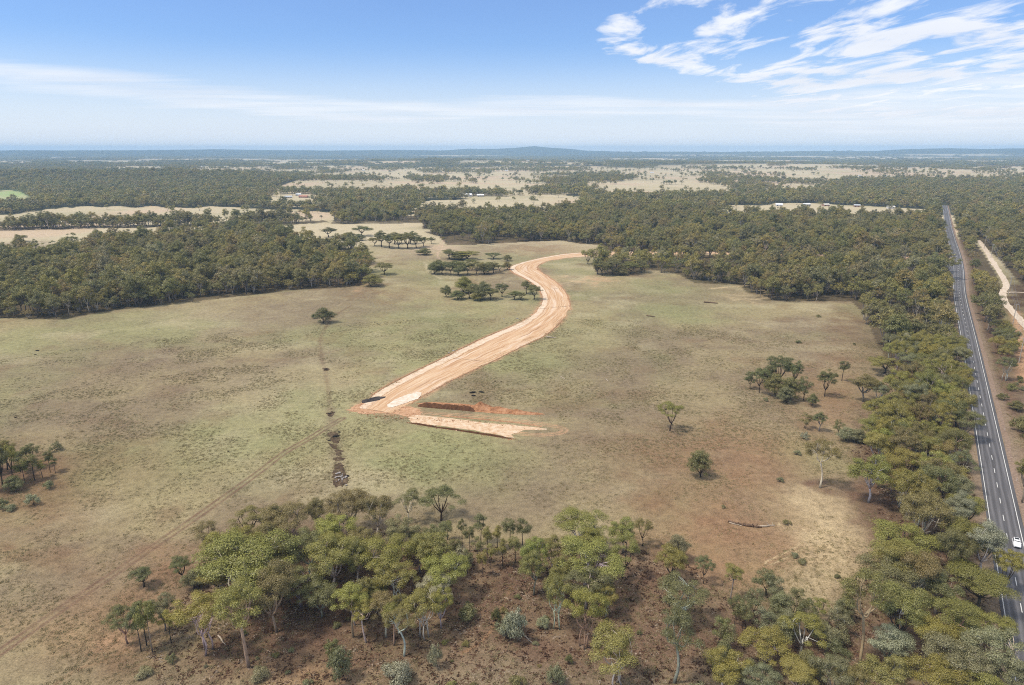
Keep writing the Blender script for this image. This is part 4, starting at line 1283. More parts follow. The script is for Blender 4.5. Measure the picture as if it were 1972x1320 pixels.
M_PAD = pad_mat('scraped_clay', lin(196, 156, 120), lin(228, 198, 164), lin(238, 218, 192))
M_SPOIL = pad_mat('spoil_earth', lin(132, 92, 66), lin(184, 134, 98), lin(212, 164, 126))
M_CREAM = pad_mat('crushed_rock', lin(215, 190, 160), lin(238, 222, 202), lin(246, 236, 222))
M_TAR = pad_mat('black_tar', lin(58, 52, 52), lin(76, 70, 68), lin(96, 88, 84))
sheet('dirt_pad', [(786, 805), (800, 800), (860, 805), (930, 814), (1000, 820), (1036, 824), (1052, 828), (1012, 829), (1000, 833), (985, 837), (990, 843), (974, 842), (960, 838), (900, 828), (840, 820), (796, 815)], 0.05, M_PAD, 0.4)
sheet('dirt_pad', [(668, 790), (690, 778), (720, 776), (770, 782), (800, 786), (812, 797), (796, 805), (770, 800), (740, 796), (700, 798)], 0.045, pad_mat('churned_clay', lin(166, 124, 94), lin(205, 162, 126), lin(222, 182, 148)), 0.5, 3)
sheet('gravel_apron', [(744, 781), (770, 766), (800, 757), (812, 757), (806, 768), (790, 774), (770, 781), (750, 786)], 0.20, M_CREAM, 0.25, 5)
sheet('dirt_strip', [(800, 778), (830, 775), (900, 779), (960, 787), (1040, 796), (1044, 799), (1000, 799), (930, 795), (860, 786)], 0.05, M_SPOIL, 0.25, 7)
# tar heap, spoil heaps, spoil banks


def heap(name, px, py, sx, sy, h, mat, label, seed, group=None, rot=0.0):
    rr = np.random.default_rng(seed)
    x0, y0, _ = at(px, py)
    nu, nv = 36, 10
    V, Fc = [(0, 0, h)], []
    ph = rr.uniform(0, 6.28, 4)
    for j in range(1, nv + 1):
        r = j / nv
        for i in range(nu):
            a = 2 * math.pi * i / nu
            k = 1 + 0.16 * math.sin(2 * a + ph[0]) + 0.1 * math.sin(5 * a + ph[1]) + 0.05 * math.sin(9 * a + ph[2])
            zz = h * (1 - r) ** 1.15 * (1 + 0.35 * (hash2(np.array(i * 1.3), np.array(j * 2.1), seed) - 0.5)) if j < nv else -0.03
            V.append((sx * r * k * math.cos(a), sy * r * k * math.sin(a), float(zz)))
    for i in range(nu):
        Fc.append((0, 1 + i, 1 + (i + 1) % nu))
    for j in range(nv - 1):
        for i in range(nu):
            a, b = 1 + j * nu + i, 1 + j * nu + (i + 1) % nu
            Fc.append((a, a + nu, b + nu, b))
    o = obj(name, mesh_from(name, V, Fc, [mat], smooth=True), loc=(x0, y0, 0.05))
    o.rotation_euler = (0, 0, rot)
    return tag(o, label, 'earth heap', group)


heap('tar_heap', 719, 770, 5.2, 2.7, 0.7, M_TAR, 'flat black heap of tar on the end of the orange road', 3, rot=0.5).location.z = 0.16
heap('spoil_heap', 925, 786, 5.2, 3.2, 2.8, M_SPOIL, 'tallest orange spoil heap in the middle of the spoil strip', 5)
heap('spoil_heap', 960, 790, 6.5, 2.4, 1.5, M_SPOIL, 'long low spoil heap beside the tallest orange heap', 8, rot=-0.15)
heap('spoil_heap', 994, 795, 5.0, 2.1, 1.5, M_SPOIL, 'dark low spoil heap at the far end of the spoil strip', 9, rot=-0.1)
M_CUT_SHADE = simple('shade_darkened_cut', lin(100, 70, 50)[:3], 0.35, 0.9, 1.0, 0.05, bump=0.6)  # earth darkened so its colour carries the shade on the bank's underside
tag(bank('spoil_bank', [at(*p)[:2] for p in ((806, 781), (850, 785), (890, 788), (918, 791))], 3.4, 1.4, M_CUT_SHADE, 13, 0.55), 'brown spoil bank between the road end and the tallest heap', 'earth bank')
tag(bank('spoil_bank', [at(*p)[:2] for p in ((784, 814), (830, 822), (880, 829), (930, 837), (975, 844), (990, 846))], 0.9, 0.55, M_CUT_SHADE, 15, 0.6), 'thin dark earth bank along the lower edge of the pale clay pad', 'earth bank')
tag(bank('spoil_bank', [at(*p)[:2] for p in ((850, 801), (930, 808), (1000, 815), (1045, 822))], 1.2, 0.3, M_BERM, 17), 'faint low ridge between the pale clay pad and spoil strip', 'earth bank')

# dirt track across the highway
M_TRACK = pad_mat('pale_track', lin(196, 172, 148), lin(222, 204, 182), lin(236, 224, 208))
trk = [at(*p)[:2] for p in ((1884, 463), (1893, 474), (1902, 488), (1912, 505), (1923, 521), (1934, 540), (1938, 552), (1931, 563), (1934, 580), (1950, 600), (1966, 618), (1990, 645), (2030, 700))]
tag(ribbon('track', catmull(trk, 8), -2.3, 2.3, 0.05, M_TRACK, 3, 0.3), kind='structure')
tag(ribbon('track', catmull([at(*p)[:2] for p in ((1934, 564), (1955, 563), (1985, 565))], 6), -1.2, 1.2, 0.06, M_TRACK, 2, 0.2, 4), kind='structure')

# ------------------------------------------------------------------ gully, rocks, logs, clods
M_GULLY = pad_mat('gully_mud', lin(62, 52, 42), lin(96, 80, 64), lin(140, 122, 96))
for i, poly in enumerate(([(630, 836), (640, 832), (652, 836), (655, 848), (648, 856), (638, 850)], [(644, 868), (656, 866), (660, 872), (650, 878)], [(640, 882), (654, 880), (662, 884), (648, 890)], [(640, 912), (646, 898), (658, 897), (668, 915), (671, 928), (656, 937), (642, 934)],
                          [(622, 710), (632, 709), (634, 713), (624, 715)], [(628, 796), (640, 793), (643, 799), (634, 803)], [(645, 893), (660, 895), (656, 900), (644, 899)], [(632, 854), (646, 858), (650, 866), (640, 864)])):
    sheet('gully_bed', poly, 0.05 + 0.004 * i, M_GULLY, 0.35, 20 + i)
M_POOL = simple('gully_water', (0.02, 0.022, 0.02), 0.3, 0.5, 0.08, 0.5)
M_ROCK = simple('pale_rock', lin(170, 162, 156)[:3], 0.45, 2.5, 0.9, 0.2, bump=0.5)
M_ROCKD = simple('dark_clod', lin(56, 50, 44)[:3], 0.4, 2.5, 1.0, 0.1, bump=0.5)


def rock_mesh(seed, mat, flat=0.6):
    bm = bmesh.new()
    bmesh.ops.create_icosphere(bm, subdivisions=2, radius=0.5)
    rr = random.Random(seed)
    offs = [Vector((rr.uniform(-1, 1), rr.uniform(-1, 1), rr.uniform(-1, 1))).normalized() for _ in range(9)]
    for v in bm.verts:
        d = 1.0
        for q in offs:
            c = v.co.normalized().dot(q)
            if c > 0.72:
                d -= (c - 0.72) * 1.1
        v.co = v.co * d * rr.uniform(0.93, 1.07)
        v.co.z *= flat
    me = bpy.data.meshes.new('rock')
    bm.to_mesh(me)
    bm.free()
    me.materials.append(mat)
    return me


RM = [rock_mesh(s, M_ROCK) for s in (1, 2, 3)]
CM = [rock_mesh(s, M_ROCKD, 0.5) for s in (4, 5, 6)]
rr = random.Random(5)
for i in range(26):
    x, y, _ = at(rr.gauss(656, 6.5), rr.gauss(921, 6.5))
    s = rr.uniform(0.35, 1.1)
    o = obj('boulder', rr.choice(RM), loc=(x, y, 0.08 + s * 0.18))
    o.scale = (s, s * rr.uniform(.7, 1.2), s * rr.uniform(.7, 1.1))
    o.rotation_euler = (0, 0, rr.uniform(0, 6.28))
    tag(o, 'pale grey boulder in the dark pool at the lower end of the eroded gully', 'boulder', 'boulders in the dark gully pool')
for px, py, sx, lab in ((668, 918, 1.6, 'black clod on the rim of the gully pool'), (647, 841, 2.2, 'large dark clod at the upper gully hole'), (634, 849, 1.2, 'small dark clod beside the upper gully hole'), (653, 833, 1.2, 'dark clod above the upper gully hole'), (910, 757, 2.4, 'long black clod in the grass above the spoil strip'), (927, 756, 2.0, 'second black clod above the spoil strip, towards the lone tree'),
                        (912, 763, 1.9, 'lower black clod in the grass above the spoil strip'), (953, 735, 0.9, 'tiny black clod high above the spoil strip'), (965, 736, 0.8, 'tiniest black clod, paired high above the spoil strip'), (897, 763, 0.7, 'small black clod beside the lower clod of the trio'), (72, 676, 1.8, 'dark stump beside the wood edge field'), (68, 684, 1.2, 'small dark clod below the dark stump'),
                        (628, 712, 1.7, 'dark clod in the gully line under the tree'), (635, 798, 1.6, 'dark clod where the wheel track meets the gully'), (440, 870, 0.7, 'tiny dark tuft clod above the wheel track'), (30, 805, 1.0, 'dark clod in open grass beyond the small stand')):
    x, y, _ = at(px, py)
    o = obj('earth_clod', rr.choice(CM), loc=(x, y, sx * 0.16))
    o.scale = (sx * 1.3, sx * 0.8, sx * 0.7)
    o.rotation_euler = (0, 0, rr.uniform(-0.4, 0.4))
    tag(o, lab, 'clod', 'dark clods and stumps in the grass')
for px, py, s, lab in ((873, 676, 1.3, 'white rock at the grass edge of the orange road'), (864, 680, 0.9, 'smaller white rock at the grass edge of the orange road'), (992, 594, 1.0, 'white rock in grass before the orange road bend'), (970, 615, 1.1, 'pale rock in grass inside the orange road curve'), (996, 614, 1.3, 'pale flat rock close inside the orange road curve'), (306, 635, 0.8, 'tiny pale rock alone in the wide grass')):
    x, y, _ = at(px, py)
    o = obj('field_rock', rr.choice(RM), loc=(x, y, s * 0.15))
    o.scale = (s * 1.3, s, s)
    tag(o, lab, 'rock', 'pale rocks in the grass')
M_LOG = simple('weathered_log', lin(120, 98, 80)[:3], 0.5, 2.0, 0.95, 0.1, bump=0.4)
M_LOGP = simple('bleached_log', lin(186, 170, 150)[:3], 0.4, 2.0, 0.95, 0.1, bump=0.4)


def log(a, b, r, mat, label, stubs=2, seed=1, group='fallen logs lying in the paddock'):
    q = random.Random(seed)
    p0, p1 = np.array(at(*a)), np.array(at(*b))
    c = p0.copy()
    m = MB()
    pts = [p0 - c + (p1 - p0) * t + np.array([q.uniform(-.15, .15), q.uniform(-.15, .15), r * (1 - 0.3 * t)]) for t in (0, .25, .5, .75, 1)]
    m.tube(pts, [r, r * .95, r * .88, r * .75, r * .6], 8)
    for s in range(stubs):
        t = q.uniform(.25, .9)
        bb = (p1 - p0) * t + np.array([0, 0, r])
        m.tube([bb, bb + np.array([q.uniform(-1, 1), q.uniform(-1, 1), q.uniform(.2, .8)])], [r * .45, r * .15], 5)
    tag(m.obj('fallen_log', mat, loc=tuple(c)), label, 'log', group)


log((1403, 1006), (1434, 1013), 0.30, M_LOG, 'first of three fallen logs end to end, tapering towards the grove')
log((1430, 1012), (1466, 1017), 0.40, M_LOG, 'middle and thickest of three fallen logs end to end', 4, 2)
log((1458, 1016), (1492, 1013), 0.28, M_LOGP, 'bleached last of three fallen logs, towards the brown shrub', 2, 3)
log((1404, 1007), (1428, 1014), 0.16, M_LOGP, 'thin bleached pole lying against the first fallen log', 1, 4)
log((1052, 650), (1070, 652), 0.42, M_LOGP, 'single pale log in grass beside the orange road curve', 2, 5)
log((1245, 609), (1262, 611), 0.35, M_LOG, 'dark log alone in the grass far beyond the orange road', 1, 6)
log((1166, 731), (1172, 735), 0.2, M_LOGP, 'short pale branch in grass above the lone forked tree', 2, 7)
log((1080, 726), (1088, 731), 0.2, M_LOGP, 'short pale branch between orange road and lone tree', 2, 8)
log((1700, 723), (1732, 719), 0.3, M_LOGP, 'pale log on bare soil at the belt edge', 1, 9)
log((1355, 583), (1382, 585), 0.5, M_LOG, 'long dark log before the wood across the clearing', 1, 10)
log((420, 1225), (434, 1243), 0.16, M_LOGP, 'pale branch on litter beside the white forked trunk', 2, 11)
log((1010, 1225), (1030, 1243), 0.14, M_LOGP, 'thin branch on litter below the grove gap', 2, 12)
# ------------------------------------------------------------------ cars
M_WHITE = simple('white_car_paint', (0.78, 0.78, 0.79), 0.03, 2.0, 0.25, 0.5)
M_GLASS = simple('tinted_glass', (0.02, 0.024, 0.03), 0.1, 2.0, 0.08, 0.6)
M_TYRE = simple('tyre_rubber', (0.02, 0.02, 0.02), 0.2, 5.0, 0.8)
M_RIM = simple('alloy_rim', (0.45, 0.45, 0.46), 0.1, 5.0, 0.3, 0.5, metal=0.8)
M_LAMP = simple('headlight_lens', (0.75, 0.77, 0.8), 0.05, 5.0, 0.1, 0.6)
M_REDL = simple('tail_lens', (0.4, 0.02, 0.02), 0.1, 5.0, 0.2, 0.5)
M_GRILLE = simple('black_trim', (0.02, 0.02, 0.022), 0.2, 9.0, 0.5)


def loft(sections):
    """Mesh through cross-sections (same number of points each), capped."""
    m = MB()
    n = len(sections[0])
    for s in sections:
        m.v += [tuple(p) for p in s]
    for i in range(len(sections) - 1):
        for k in range(n):
            k2 = (k + 1) % n
            m.f.append((i * n + k, (i + 1) * n + k, (i + 1) * n + k2, i * n + k2))
    m.f.append(tuple(range(n)))
    m.f.append(tuple((len(sections) - 1) * n + k for k in range(n))[::-1])
    return m


def car(px, py, heading, label, paint):
    x, y, _ = at(px, py)
    root = obj('car', None, loc=(x, y, 0.045))
    root.rotation_euler = (0, 0, heading)
    tag(root, label, 'car')
    sec = []                                   # front is -Y; x across
    for (yy, wl, wt, z0, z1) in ((-2.2, .62, .60, .42, .66), (-2.08, .80, .76, .30, .80), (-1.6, .90, .84, .24, .92), (-1.0, .92, .84, .22, 1.00), (-.2, .93, .86, .22, 1.03), (1.0, .93, .86, .22, 1.05), (1.75, .92, .84, .24, 1.06), (2.1, .86, .78, .32, .98), (2.2, .74, .68, .44, .84)):
        zm = z0 + (z1 - z0) * .62
        sec.append([(-wl, yy, z0), (wl, yy, z0), (wl * 1.02, yy, zm), (wt, yy, z1), (-wt, yy, z1), (-wl * 1.02, yy, zm)])
    body = loft(sec).obj('body', paint, root)
    cab = loft([[(-.80, -1.05, .98), (.80, -1.05, .98), (.80, -1.02, 1.0), (-.80, -1.02, 1.0)], [(-.80, -.95, .98), (.80, -.95, .98), (.66, -.30, 1.48), (-.66, -.30, 1.48)], [(-.84, .2, 1.0), (.84, .2, 1.0), (.68, .1, 1.55), (-.68, .1, 1.55)],
                [(-.84, 1.2, 1.02), (.84, 1.2, 1.02), (.68, 1.2, 1.54), (-.68, 1.2, 1.54)], [(-.80, 1.98, 1.0), (.80, 1.98, 1.0), (.62, 1.68, 1.46), (-.62, 1.68, 1.46)]])
    cab.obj('roof', paint, root)

    def pane(nm, q, off):
        m = MB()
        a = [np.array(p, float) for p in q]
        nrm = np.cross(a[1] - a[0], a[3] - a[0])
        nrm /= np.linalg.norm(nrm)
        a2 = [p + nrm * off for p in a]
        m.add([*a, *a2], [(0, 1, 2, 3)[::-1], (4, 5, 6, 7), (0, 1, 5, 4), (1, 2, 6, 5), (2, 3, 7, 6), (3, 0, 4, 7)])
        return m.obj(nm, M_GLASS, root)
    pane('windscreen', [(-.72, -.90, 1.02), (.72, -.90, 1.02), (.60, -.34, 1.45), (-.60, -.34, 1.45)], .02)
    pane('rear_window', [(.70, 1.965, 1.06), (-.70, 1.965, 1.06), (-.56, 1.70, 1.42), (.56, 1.70, 1.42)], .02)
    for s in (-1, 1):
        q = [(s * .825, -.55, 1.06), (s * .845, .45, 1.07), (s * .70, .42, 1.47), (s * .70, -.22, 1.43)]
        pane('side_window', q if s < 0 else q[::-1], .02)
        q = [(s * .845, .55, 1.07), (s * .835, 1.75, 1.07), (s * .69, 1.55, 1.43), (s * .70, .52, 1.47)]
        pane('side_window', q if s < 0 else q[::-1], .02)
        for yy in (-1.38, 1.35):
            w = MB()
            w.tube([(s * .74, yy, .33), (s * .95, yy, .33)], [.33, .33], 16)
            wo = w.obj('wheel', M_TYRE, root)
            r = MB()
            r.tube([(s * .94, yy, .33), (s * .965, yy, .33)], [.21, .19], 12)
            r.obj('rim', M_RIM, wo)
        h = MB()
        h.box(s * .68 - .14, s * .68 + .14, -2.17, -2.02, .62, .76)
        h.obj('headlight', M_LAMP, root)
        h = MB()
        h.box(s * .72 - .10, s * .72 + .10, 2.10, 2.20, .70, .92)
        h.obj('tail_light', M_REDL, root)
        h = MB()
        h.box(s * .98 - .09, s * .98 + .09, -.82, -.66, .98, 1.10)
        h.obj('mirror', paint, root)
    g = MB()
    g.box(-.52, .52, .35, 1.25, 1.535, 1.568)
    g.obj('roof_glass', M_GLASS, root)
    g = MB()
    g.box(-.5, .5, -2.225, -2.1, .44, .58)
    g.obj('grille', M_GRILLE, root)
    bev = body.modifiers.new('soft_edges', 'BEVEL')
    bev.width, bev.segments = 0.06, 2
    return root


hdg = math.atan2(HWP[12][1] - HWP[2][1], HWP[12][0] - HWP[2][0])
car(1957, 1050, hdg - math.pi / 2, 'white hatchback driving along the highway beside the tree belt', M_WHITE)
far_i = int(np.argmin([abs(math.hypot(*p) - 725) for p in HWP]))
hd2 = math.atan2(HWP[far_i + 2][1] - HWP[far_i][1], HWP[far_i + 2][0] - HWP[far_i][0])
car(1829, 487, hd2 - math.pi / 2, 'tiny pale car far off at the widened highway turn-off', M_WHITE)

# ------------------------------------------------------------------ power line along the pale track
M_POLE = simple('grey_pole_timber', lin(196, 186, 172)[:3], 0.25, 1.5, 0.9)
M_WIRE = simple('wire', lin(150, 150, 150)[:3], 0.1, 1.0, 0.5, 0.4)
POLES = [((1962, 699), 13.5), ((1950, 626), 13.5), ((1941, 571), 15), ((1908, 497), 14), ((1895, 479), 14), ((1853, 437), 15)]
pts = [at(*p)[:2] for p, h in POLES]
tops = []
LABS = ['lowest pole of the power line on the bare orange soil', 'leaning-looking pale pole above the bare orange soil', 'tallest pole with a crossarm beside the junction of the pale track', 'pole beside the narrow upper part of the pale track', 'pole at the top end of the pale track', 'last pole of the line, in the trees behind the highway']
for i, (p, h) in enumerate(POLES):
    x, y = pts[i]
    a, b = pts[max(i - 1, 0)], pts[min(i + 1, len(pts) - 1)]
    dirr = math.atan2(b[1] - a[1], b[0] - a[0])
    root = obj('power_pole', None, loc=(x, y, 0))
    root.rotation_euler = (0, 0, dirr)
    tag(root, LABS[i], 'power pole', 'power poles along the pale track')
    m = MB()
    m.tube([(0, 0, -.3), (0, 0, h * .5), (0, 0, h)], [.24, .20, .15], 8)
    m.obj('post', M_POLE, root)
    m = MB()
    m.box(-.07, .07, -1.3, 1.3, h - .62, h - .46)
    m.obj('crossarm', M_POLE, root)
    for s in (-1.15, -.45, .45, 1.15):
        m = MB()
        m.tube([(0, s, h - .46), (0, s, h - .22)], [.06, .05], 6)
        m.obj('insulator', M_PAINT, root)
    c, s_ = math.cos(dirr), math.sin(dirr)
    tops.append([(x - s_ * o, y + c * o, h - .24) for o in (-1.15, .45, 1.15)])
for i in range(len(tops) - 1):
    m = MB()
    for k in range(3):
        a, b = np.array(tops[i][k]), np.array(tops[i + 1][k])
        m.tube([a + (b - a) * t - np.array([0, 0, 4 * 1.6 * t * (1 - t)]) for t in np.linspace(0, 1, 9)], [0.035] * 9, 4)
    tag(m.obj('power_line', M_WIRE), f'sagging wires from the {["lowest", "second", "tallest", "fourth", "fifth"][i]} power pole onward to the next', 'power line', 'wires between the power poles')

# white guide posts along the highway verge
gp = [((1934, 829), 'white guide post on the verge level with the paddock round tree'), ((1958, 926), 'white guide post on the verge level with the lime crown'), ((1896, 690), 'white guide post on the verge level with the dark clump top')]
for p, lab in gp:
    x, y, _ = at(*p)
    root = obj('guide_post', None, loc=(x, y, 0))
    tag(root, lab, 'guide post', 'guide posts on the highway verge')
    m = MB()
    m.tube([(0, 0, -.1), (0, 0, 1.0), (0, 0, 1.05)], [.07, .07, .03], 6)
    m.obj('post', M_PAINT, root)
    m = MB()
    m.box(-.04, .04, -.082, -.07, .78, .92)
    m.obj('reflector', M_REDL, root)


# ------------------------------------------------------------------ farm buildings far off
def on_land(px, py):
    """Where the line of sight through a pixel meets the land."""
    u, v = (px - CX) / F, (py - CY) / F
    dx, dy, dz = u, CP - v * SP, -SP - v * CP
    for t in np.exp(np.linspace(math.log(300), math.log(20000), 3000)):
        if CAM_H + dz * t <= float(terrain(dx * t, dy * t)):
            return dx * t, dy * t, float(terrain(dx * t, dy * t))
    return at(px, py)


ROOFS = {'white': simple('white_iron_roof', (0.78, 0.79, 0.80), 0.06, 0.5, 0.45, 0.4), 'grey': simple('grey_iron_roof', (0.42, 0.44, 0.46), 0.1, 0.5, 0.5, 0.3), 'red': simple('tile_roof', (0.42, 0.20, 0.14), 0.2, 1.0, 0.9), 'pale': simple('cream_iron_roof', (0.66, 0.62, 0.54), 0.08, 0.5, 0.6)}
WALLS = {'white': simple('white_wall', (0.62, 0.60, 0.56), 0.08, 0.5, 0.9), 'brick': simple('brick_wall', (0.36, 0.22, 0.16), 0.2, 2.0, 0.95), 'cream': simple('cream_wall', (0.52, 0.46, 0.36), 0.1, 0.5, 0.9)}
HOUSE_SPOTS = []


def house(px, py, L, W, h, roof, wall, rot, label, name='farm_house', cat='house'):
    x, y, z = on_land(px, py)
    HOUSE_SPOTS.append((x, y, L))
    root = obj(name, None, loc=(x, y, z))
    root.rotation_euler = (0, 0, rot)
    tag(root, label, cat, 'farm buildings beyond the woods')
    m = MB()
    rh = W * 0.22
    m.add([(-L / 2, -W / 2, -1), (L / 2, -W / 2, -1), (L / 2, W / 2, -1), (-L / 2, W / 2, -1), (-L / 2, -W / 2, h), (L / 2, -W / 2, h), (L / 2, W / 2, h), (-L / 2, W / 2, h), (-L / 2, 0, h + rh), (L / 2, 0, h + rh)],
          [(0, 3, 2, 1), (0, 1, 5, 4), (2, 3, 7, 6), (1, 2, 6, 9, 5), (3, 0, 4, 8, 7)])
    m.obj('wall', WALLS[wall], root)
    m = MB()
    o, tk = 0.5, 0.12
    for s in (-1, 1):
        e, r = (s * (W / 2 + o), h - o * rh / (W / 2)), (0, h + rh)
        q = [(-L / 2 - o, e[0], e[1] + .03), (L / 2 + o, e[0], e[1] + .03), (L / 2 + o, 0, r[1] + .03), (-L / 2 - o, 0, r[1] + .03)]
        m.add(q + [(a, b, c + tk) for a, b, c in q], [(0, 3, 2, 1), (4, 5, 6, 7), (0, 1, 5, 4), (1, 2, 6, 5), (2, 3, 7, 6), (3, 0, 4, 7)])
    m.obj('roof', ROOFS[roof], root)
    k = max(2, int(L / 5))
    for i in range(k):
        m = MB()
        xx = -L / 2 + (i + .5) * L / k
        m.box(xx - .7, xx + .7, -W / 2 - .06, -W / 2 + .02, .9 if i else .1, 2.2)
        m.obj('window' if i else 'door', M_GLASS if i else M_GRILLE, root)


house(20, 359, 38, 14, 5, 'white', 'white', 0.05, 'long white roofed shed above the green paddock under the wooded hill', 'farm_shed', 'shed')
house(52, 362, 14, 8, 3, 'grey', 'brick', 0.3, 'small grey roofed house beside the long white shed')
house(898, 379, 26, 12, 4.5, 'white', 'white', -0.1, 'larger white roofed shed behind the oval pale field', 'farm_shed', 'shed')
house(925, 379, 16, 9, 3.5, 'white', 'cream', 0.2, 'smaller white roofed house behind the oval pale field')
house(555, 382, 17, 10, 3, 'grey', 'cream', 0.4, 'grey roofed house at the small clearing in the hill wood')
house(585, 381, 20, 10, 3, 'red', 'brick', -0.2, 'red tiled house at the small clearing in the hill wood')
house(575, 377, 12, 8, 3, 'white', 'white', 0.1, 'white shed behind the red tiled house', 'farm_shed', 'shed')
house(120, 367, 20, 10, 3, 'red', 'brick', 0.2, 'red roofed house on the bare slope below the wooded hill')
TOWN = [(1500, 397, 'white', 'white'), (1552, 397, 'white', 'cream'), (1590, 397, 'pale', 'brick'), (1650, 399, 'grey', 'brick'), (1715, 402, 'pale', 'white'), (1600, 349, 'white', 'white'), (1625, 346, 'grey', 'cream'), (1648, 345, 'white', 'cream'), (1668, 343, 'white', 'white'), (1690, 344, 'pale', 'brick'), (1655, 340, 'grey', 'white'), (1630, 342, 'white', 'brick'), (1710, 341, 'white', 'white'), (1070, 350, 'red', 'brick'), (975, 330, 'white', 'white'), (1448, 374, 'white', 'white'), (1545, 366, 'grey', 'cream'), (390, 322, 'white', 'white'), (700, 329, 'white', 'white'), (1255, 334, 'white', 'cream'), (1790, 352, 'white', 'white'), (1745, 356, 'grey', 'cream')]
TW = ['along the far edge of the long field', 'in the far hamlet among trees', 'alone far off on the plain']
for i, (px, py, rf, wl) in enumerate(TOWN):
    w = TW[0] if 380 < py < 405 else (TW[1] if 1595 < px < 1800 else TW[2])
    house(px, py, rnd.uniform(10, 16), rnd.uniform(7, 9), rnd.uniform(2.8, 3.6), rf, wl, rnd.uniform(-.4, .4), f'{rf} roofed {wl} house {w}')
hh = [o for o in COL.objects if o.get('category') in ('house', 'shed') and any(k in o['label'] for k in TW)]
seen = {}
for o in hh:
    seen.setdefault(o['label'], []).append(o)
for lab, os_ in seen.items():
    if len(os_) > 1:
        os_.sort(key=lambda o: o.location.x)
        for i, o in enumerate(os_):
            o['label'] = f'{lab}, {ORD[i]} one' if i else f'{lab}, farthest along'

# ------------------------------------------------------------------ woodland: one mass each, scattered with geometry nodes
def low_tree(seed, H, Rc, cb, clump_r, n, per, leaf, name, dx=0, dy=0, many=1, spread=0):
    vs, fs, off, T = [], [], 0, MB()
    rr = np.random.default_rng(seed)
    for k in range(many):
        v, f, t = gum(seed=seed * 31 + k, H=H * (rr.uniform(.75, 1.2) if many > 1 else 1), Rc=Rc, cb=cb, clump_r=clump_r, n_clump=n, per=per, leaf=leaf, sides=4, tr=0.28, low=-0.5)
        if many > 1:
            a, r = rr.uniform(0, 6.28), spread * math.sqrt((k + .5) / many)
            v = v + np.array([r * math.cos(a + k * 2.4), r * math.sin(a + k * 2.4), 0])
        vs.append(v)
        fs.append(f + off)
        off += len(v)
        if many == 1:
            T = t
    v, f = np.concatenate(vs), np.concatenate(fs)
    if many == 1:
        nv = len(v)
        tf = [q for q in T.f if len(q) == 4]
        v = np.concatenate([v, np.array(T.v)])
        f2 = np.concatenate([f, np.array(tf) + nv])
        me = mesh_np(name, v, f2, M_WOODLEAF)
        me.materials.append(M_WOODBARK)
        mi = np.zeros(len(f2), np.int32)
        mi[len(f):] = 1
        me.polygons.foreach_set('material_index', mi)
    else:
        me = mesh_np(name, v, f, M_WOODLEAF)
    return bpy.data.objects.new(name, me)


def proto_collection(name, objs):
    c = bpy.data.collections.new(name)
    for o in objs:
        c.objects.link(o)
    return c


C_MID = proto_collection('wood_mid', [low_tree(100 + i, (10, 12, 14, 16, 11, 13, 15)[i], (4.4, 3.6, 4.8, 4.2, 3.2, 5.2, 3.8)[i], (.25, .32, .38, .42, .2, .3, .4)[i], 1.2, 26, 120, 0.48, f'mid_tree_{i}') for i in range(7)])
C_FAR = proto_collection('wood_far', [low_tree(200 + i, 12, 4.8, .25, 2.0, 12, 26, 1.5, f'far_tree_{i}') for i in range(5)])
C_CLUMP = proto_collection('wood_clump', [low_tree(300 + i, 12, 5.0, .15, 2.6, 7, 16, 2.3, f'tree_clump_{i}', many=9, spread=19) for i in range(4)])


def scatter(name, pts, rot, scl, coll, count, label):
    me = bpy.data.meshes.new(name)
    me.vertices.add(len(pts))
    me.vertices.foreach_set('co', np.asarray(pts, np.float32).ravel())
    for nm, ty, data in (('rot', 'FLOAT_VECTOR', np.stack([np.zeros(len(pts)), np.zeros(len(pts)), rot], 1)), ('scl', 'FLOAT_VECTOR', scl)):
        a = me.attributes.new(nm, ty, 'POINT')
        a.data.foreach_set('vector', np.asarray(data, np.float32).ravel())
    o = obj(name, me)
    tag(o, label, 'woodland', None, 'stuff')
    g = bpy.data.node_groups.new(name, 'GeometryNodeTree')
    g.interface.new_socket('Geometry', in_out='INPUT', socket_type='NodeSocketGeometry')
    g.interface.new_socket('Geometry', in_out='OUTPUT', socket_type='NodeSocketGeometry')
    N = g.nodes
    gi, go = N.new('NodeGroupInput'), N.new('NodeGroupOutput')
    ip = N.new('GeometryNodeInstanceOnPoints')
    ci = N.new('GeometryNodeCollectionInfo')
    ci.inputs['Collection'].default_value = coll
    ci.inputs['Separate Children'].default_value = True
    ci.inputs['Reset Children'].default_value = True
    ip.inputs['Pick Instance'].default_value = True
    ra, sa = N.new('GeometryNodeInputNamedAttribute'), N.new('GeometryNodeInputNamedAttribute')
    ra.data_type = sa.data_type = 'FLOAT_VECTOR'
    ra.inputs['Name'].default_value, sa.inputs['Name'].default_value = 'rot', 'scl'
    ri = N.new('FunctionNodeRandomValue')
    ri.data_type = 'INT'
    ri.inputs[4].default_value, ri.inputs[5].default_value = 0, count - 1
    L = g.links.new
    L(gi.outputs[0], ip.inputs['Points'])
    L(ci.outputs[0], ip.inputs['Instance'])
    L(ri.outputs[2], ip.inputs['Instance Index'])
    L(ra.outputs[0], ip.inputs['Rotation'])
    L(sa.outputs[0], ip.inputs['Scale'])
    L(ip.outputs[0], go.inputs[0])
    o.modifiers.new('scatter', 'NODES').node_group = g
    return o


LANE_PX = [(1120, 491), (1170, 488.5), (1240, 487.5), (1340, 487.5), (1500, 490.5), (1680, 495.5), (1836, 498.5)]
TRK_PX = [(1884, 463), (1893, 474), (1902, 488), (1912, 505), (1923, 521), (1934, 540), (1938, 552), (1931, 563), (1934, 580), (1950, 600), (1966, 618), (1990, 645)]


